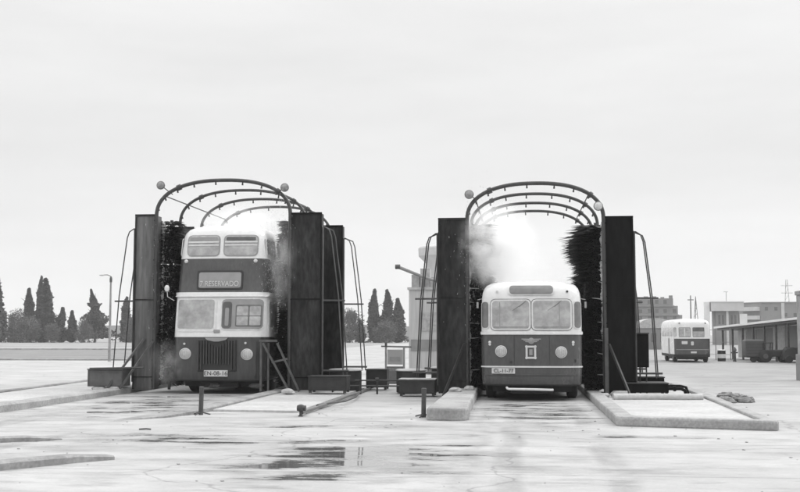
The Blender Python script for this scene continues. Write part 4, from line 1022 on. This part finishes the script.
MB().box(-.42, -.1, -.2, .22, .6, .78).build('seat', 'steel', t, bevel=.03)
MB().lathe([(.14, 0), (.14, .02)], (.05, 0, 1.0), 'z', 14).build('steering_wheel', 'ink', t)
for x, r in ((-.38, .42), (.85, .28)):
    for y in (-.38, .4): w = MB().lathe([(r*.85, -.09), (r, -.05), (r, .05), (r*.85, .09)], (x, y, r), 'y', 20).build('wheel', 'tyre', t, smooth=True); MB().lathe([(r*.4, -.1), (r*.4, .1)], (x, y, r), 'y', 12).build('rim', 'steel_brace', w)
t = empty('covered_cart', (18.1, yt-.6, z0), 'low cart heaped under a black tarpaulin at the right end of the shelter', 'cart')
m_ = MB(); R = random.Random(9); nu, nv = 14, 8; vs = []
for j in range(nv+1):
    for i in range(nu+1):
        x = -.85+1.75*i/nu; yy = -.6+1.2*j/nv; ex = min(1, (1-abs(2*i/nu-1))*4)**.5; ey = min(1, (1-abs(2*j/nv-1))*3)**.5
        vs.append((x, yy, .25+.78*ex*ey*(1-.12*i/nu)+R.uniform(-.04, .04)))
m_.add(vs, [(j*(nu+1)+i, j*(nu+1)+i+1, (j+1)*(nu+1)+i+1, (j+1)*(nu+1)+i) for j in range(nv) for i in range(nu)]); m_.box(-.84, .88, -.59, .59, .2, .3); m_.build('tarpaulin', 'tarp', t, smooth=True)
for x in (-.5, .55):
    for y in (-.6, .6): MB().lathe([(.2, -.08), (.25, -.04), (.25, .04), (.2, .08)], (x, y, .25), 'y', 16).build('wheel', 'tyre', t, smooth=True)
# right edge pillar
t = empty('gate_pillar', (9.95, 40, gz(40)), 'pale grey pillar with cap cut by the right edge of the photo', 'pillar')
MB().box(-.30, .3, -.3, .3, 0, 2.95).build('shaft', 'conc', t, bevel=.02); MB().box(-.34, .34, -.34, .34, 2.952, 3.1).build('cap', 'conc_d', t, bevel=.02); MB().box(-.36, .36, -.36, .36, -.01, .9).build('plinth', 'wallg', t, bevel=.02)

# ================================================================ spray mist and haze
def vol_mat(name, dens, noise=None, aniso=0, col=.998):
    m = bpy.data.materials.new(name); m.use_nodes = True; nt = m.node_tree
    nt.nodes.remove(nt.nodes['Principled BSDF']); v = nt.nodes.new('ShaderNodeVolumePrincipled')
    v.inputs['Color'].default_value = (col, col, col, 1); v.inputs['Anisotropy'].default_value = aniso; v.inputs['Density'].default_value = dens
    nt.links.new(v.outputs[0], nt.nodes['Material Output'].inputs['Volume'])
    if noise:
        tc = nt.nodes.new('ShaderNodeTexCoord'); n = nt.nodes.new('ShaderNodeTexNoise'); n.inputs['Scale'].default_value = noise; n.inputs['Detail'].default_value = 5; n.inputs['Roughness'].default_value = .65
        nt.links.new(tc.outputs['Object'], n.inputs['Vector'])
        ln = nt.nodes.new('ShaderNodeVectorMath'); ln.operation = 'LENGTH'; nt.links.new(tc.outputs['Object'], ln.inputs[0])
        fo = nt.nodes.new('ShaderNodeMapRange'); fo.interpolation_type = 'SMOOTHSTEP'; fo.inputs[1].default_value = .25; fo.inputs[2].default_value = 1.0; fo.inputs[3].default_value = 1; fo.inputs[4].default_value = 0
        nt.links.new(ln.outputs['Value'], fo.inputs[0])
        nr = nt.nodes.new('ShaderNodeMapRange'); nr.inputs[1].default_value = .40; nr.inputs[2].default_value = .62; nr.inputs[3].default_value = .04*dens; nr.inputs[4].default_value = dens*1.9
        nt.links.new(n.outputs['Fac'], nr.inputs[0])
        mu = nt.nodes.new('ShaderNodeMath'); mu.operation = 'MULTIPLY'; nt.links.new(fo.outputs[0], mu.inputs[0]); nt.links.new(nr.outputs[0], mu.inputs[1])
        nt.links.new(mu.outputs[0], v.inputs['Density'])
    return m
def mist(c, r, dens, label):
    m_ = MB(); seg = 20; prof = [(math.sin(PI*k/12)+1e-4, -math.cos(PI*k/12)) for k in range(13)]; m_.lathe(prof, (0,0,0), 'z', seg)
    o = m_.build('spray_mist', vol_mat('spray_mist_air', dens, 3.0), smooth=True); o.location = c; o.scale = r
    return tag(o, label, 'mist', kind='stuff')
mist((-.60, 28.6, 3.85), (1.25, 1.0, 1.3), 3.2, 'white spray cloud hiding the left brushes above the single decker roof')
mist((.2, 29.9, 3.3), (1.5, 1.6, .8), .25, 'thin white spray drifting over the single decker roof')
mist((-7.6, 30.4, 4.7), (1.7, 1.2, .6), .55, 'thin white spray over the double decker roof')
mist((-6.4, 29.5, 3.5), (.55, .5, 1.5), .8, 'faint spray at the right front corner of the double decker')
mist((-9.35, 28.9, .8), (.5, .5, .8), .45, 'faint spray beside the lower left corner of the double decker')
def droplets(c, sp, n, label, seed):
    R = random.Random(seed); mb = MB()
    for k in range(n):
        p_ = Vector((c[0]+R.gauss(0, sp[0]), c[1]+R.gauss(0, sp[1]), c[2]+R.gauss(0, sp[2]))); r_ = R.uniform(.0015, .005); l_ = r_*R.uniform(1, 9)
        d_ = Vector((R.uniform(-.5, .5), 0, -1)).normalized()*l_
        mb.add([p_-d_, p_+Vector((r_,0,0)), p_+d_, p_-Vector((r_,0,0)), p_+Vector((0,-r_,0))], [(0,1,4),(1,2,4),(2,3,4),(3,0,4)])
    return tag(mb.build('water_droplets', 'froth'), label, 'water drops', kind='stuff')
droplets((-1.05, 28.5, 3.4), (.28, .3, .9), 900, 'flying water drops at the left brushes of the single decker wash', 1)
droplets((-9.65, 29.6, 3.0), (.18, .3, 1.3), 350, 'flying water drops between the grey plate and the double decker', 3)
droplets((-6.55, 29.2, 3.7), (.2, .3, .9), 700, 'flying water drops at the right corner of the double decker', 4)
hz = MB().box(-700, 700, -40, 1000, -2.5, 45).build('haze', vol_mat('haze_air', .00035, aniso=0, col=.97)); hz['kind'] = 'stuff'; hz['label'] = 'pale overcast haze over the whole yard'

# ================================================================ sky, sun, camera
W = bpy.data.worlds.new('World'); S.world = W; W.use_nodes = True; nt = W.node_tree; L = nt.links; N = nt.nodes.new
bg = nt.nodes['Background']; el = math.radians(42); az = math.radians(62)
sky = N('ShaderNodeTexSky'); sky.sky_type = 'NISHITA'; sky.sun_disc = False; sky.sun_elevation = el; sky.sun_rotation = az; sky.dust_density = 4; sky.air_density = 1
bw = N('ShaderNodeRGBToBW'); L.new(sky.outputs[0], bw.inputs[0])
tc = N('ShaderNodeTexCoord'); sp_ = N('ShaderNodeSeparateXYZ'); L.new(tc.outputs['Generated'], sp_.inputs[0])
def mrr(v, a, b, c, d, interp='SMOOTHSTEP'):
    r = N('ShaderNodeMapRange'); r.interpolation_type = interp; r.inputs[1].default_value = a; r.inputs[2].default_value = b; r.inputs[3].default_value = c; r.inputs[4].default_value = d
    L.new(v, r.inputs[0]); return r.outputs[0]
def mth(op, a, b):
    q = N('ShaderNodeMath'); q.operation = op
    for i, x in enumerate((a, b)):
        if isinstance(x, (int, float)): q.inputs[i].default_value = x
        else: L.new(x, q.inputs[i])
    return q.outputs[0]
# cloud deck: bright low, a darker band, brighter again and strongest overhead (CIE overcast)
z = sp_.outputs['Z']
mp = N('ShaderNodeMapping'); mp.inputs['Scale'].default_value = (2.2, 2.2, 11); L.new(tc.outputs['Generated'], mp.inputs[0])
nz = N('ShaderNodeTexNoise'); nz.inputs['Scale'].default_value = 1.6; nz.inputs['Detail'].default_value = 7; nz.inputs['Roughness'].default_value = .55; L.new(mp.outputs[0], nz.inputs['Vector'])
mp2 = N('ShaderNodeMapping'); mp2.inputs['Scale'].default_value = (.6, .6, 16); L.new(tc.outputs['Generated'], mp2.inputs[0])
nz2 = N('ShaderNodeTexNoise'); nz2.inputs['Scale'].default_value = 1.3; nz2.inputs['Detail'].default_value = 5; L.new(mp2.outputs[0], nz2.inputs['Vector'])
zz = mth('ADD', z, mth('MULTIPLY', mth('SUBTRACT', nz2.outputs['Fac'], .5), .05))
grad = mth('ADD', mrr(zz, .085, .135, 9.5, 8.9), mth('ADD', mrr(z, .13, .32, 0, .45), mrr(z, .25, .9, 0, 15)))
cl = mrr(nz.outputs['Fac'], .3, .7, .95, 1.05, 'LINEAR')
deck = mth('MULTIPLY', grad, cl)
mix = N('ShaderNodeMix'); mix.data_type = 'FLOAT'; mix.inputs[0].default_value = .88; L.new(bw.outputs[0], mix.inputs[2]); L.new(deck, mix.inputs[3])
L.new(mix.outputs[0], bg.inputs['Color']); bg.inputs['Strength'].default_value = .1
sl_ = bpy.data.lights.new('sun', 'SUN'); sl_.energy = 1.4; sl_.angle = math.radians(14); sl_.color = (1, 1, 1)
so = bpy.data.objects.new('sun', sl_); COL.objects.link(so)
dv = Vector((math.sin(az)*math.cos(el), math.cos(az)*math.cos(el), math.sin(el))); so.rotation_euler = dv.to_track_quat('Z', 'Y').to_euler()

cam = bpy.data.cameras.new('camera'); co = bpy.data.objects.new('camera', cam); COL.objects.link(co)
cam.sensor_width = 36; cam.lens = 36*1111/800; cam.clip_end = 5000; cam.clip_start = .1
co.location = (0, 0, 1.6); co.rotation_euler = (PI/2+math.atan(88/1111), 0, math.atan(120/math.hypot(88, 1111)))
S.camera = co
S.view_settings.view_transform = 'Standard'; S.view_settings.look = 'None'; S.view_settings.exposure = 0; S.view_settings.gamma = 1
S.render.engine = 'CYCLES'; c = S.cycles
c.use_denoising = True; c.max_bounces = 12; c.diffuse_bounces = 3; c.glossy_bounces = 3; c.volume_bounces = 10; c.transmission_bounces = 2
c.volume_step_rate = 1.0; c.volume_max_steps = 256; c.use_adaptive_sampling = True; c.adaptive_threshold = .02
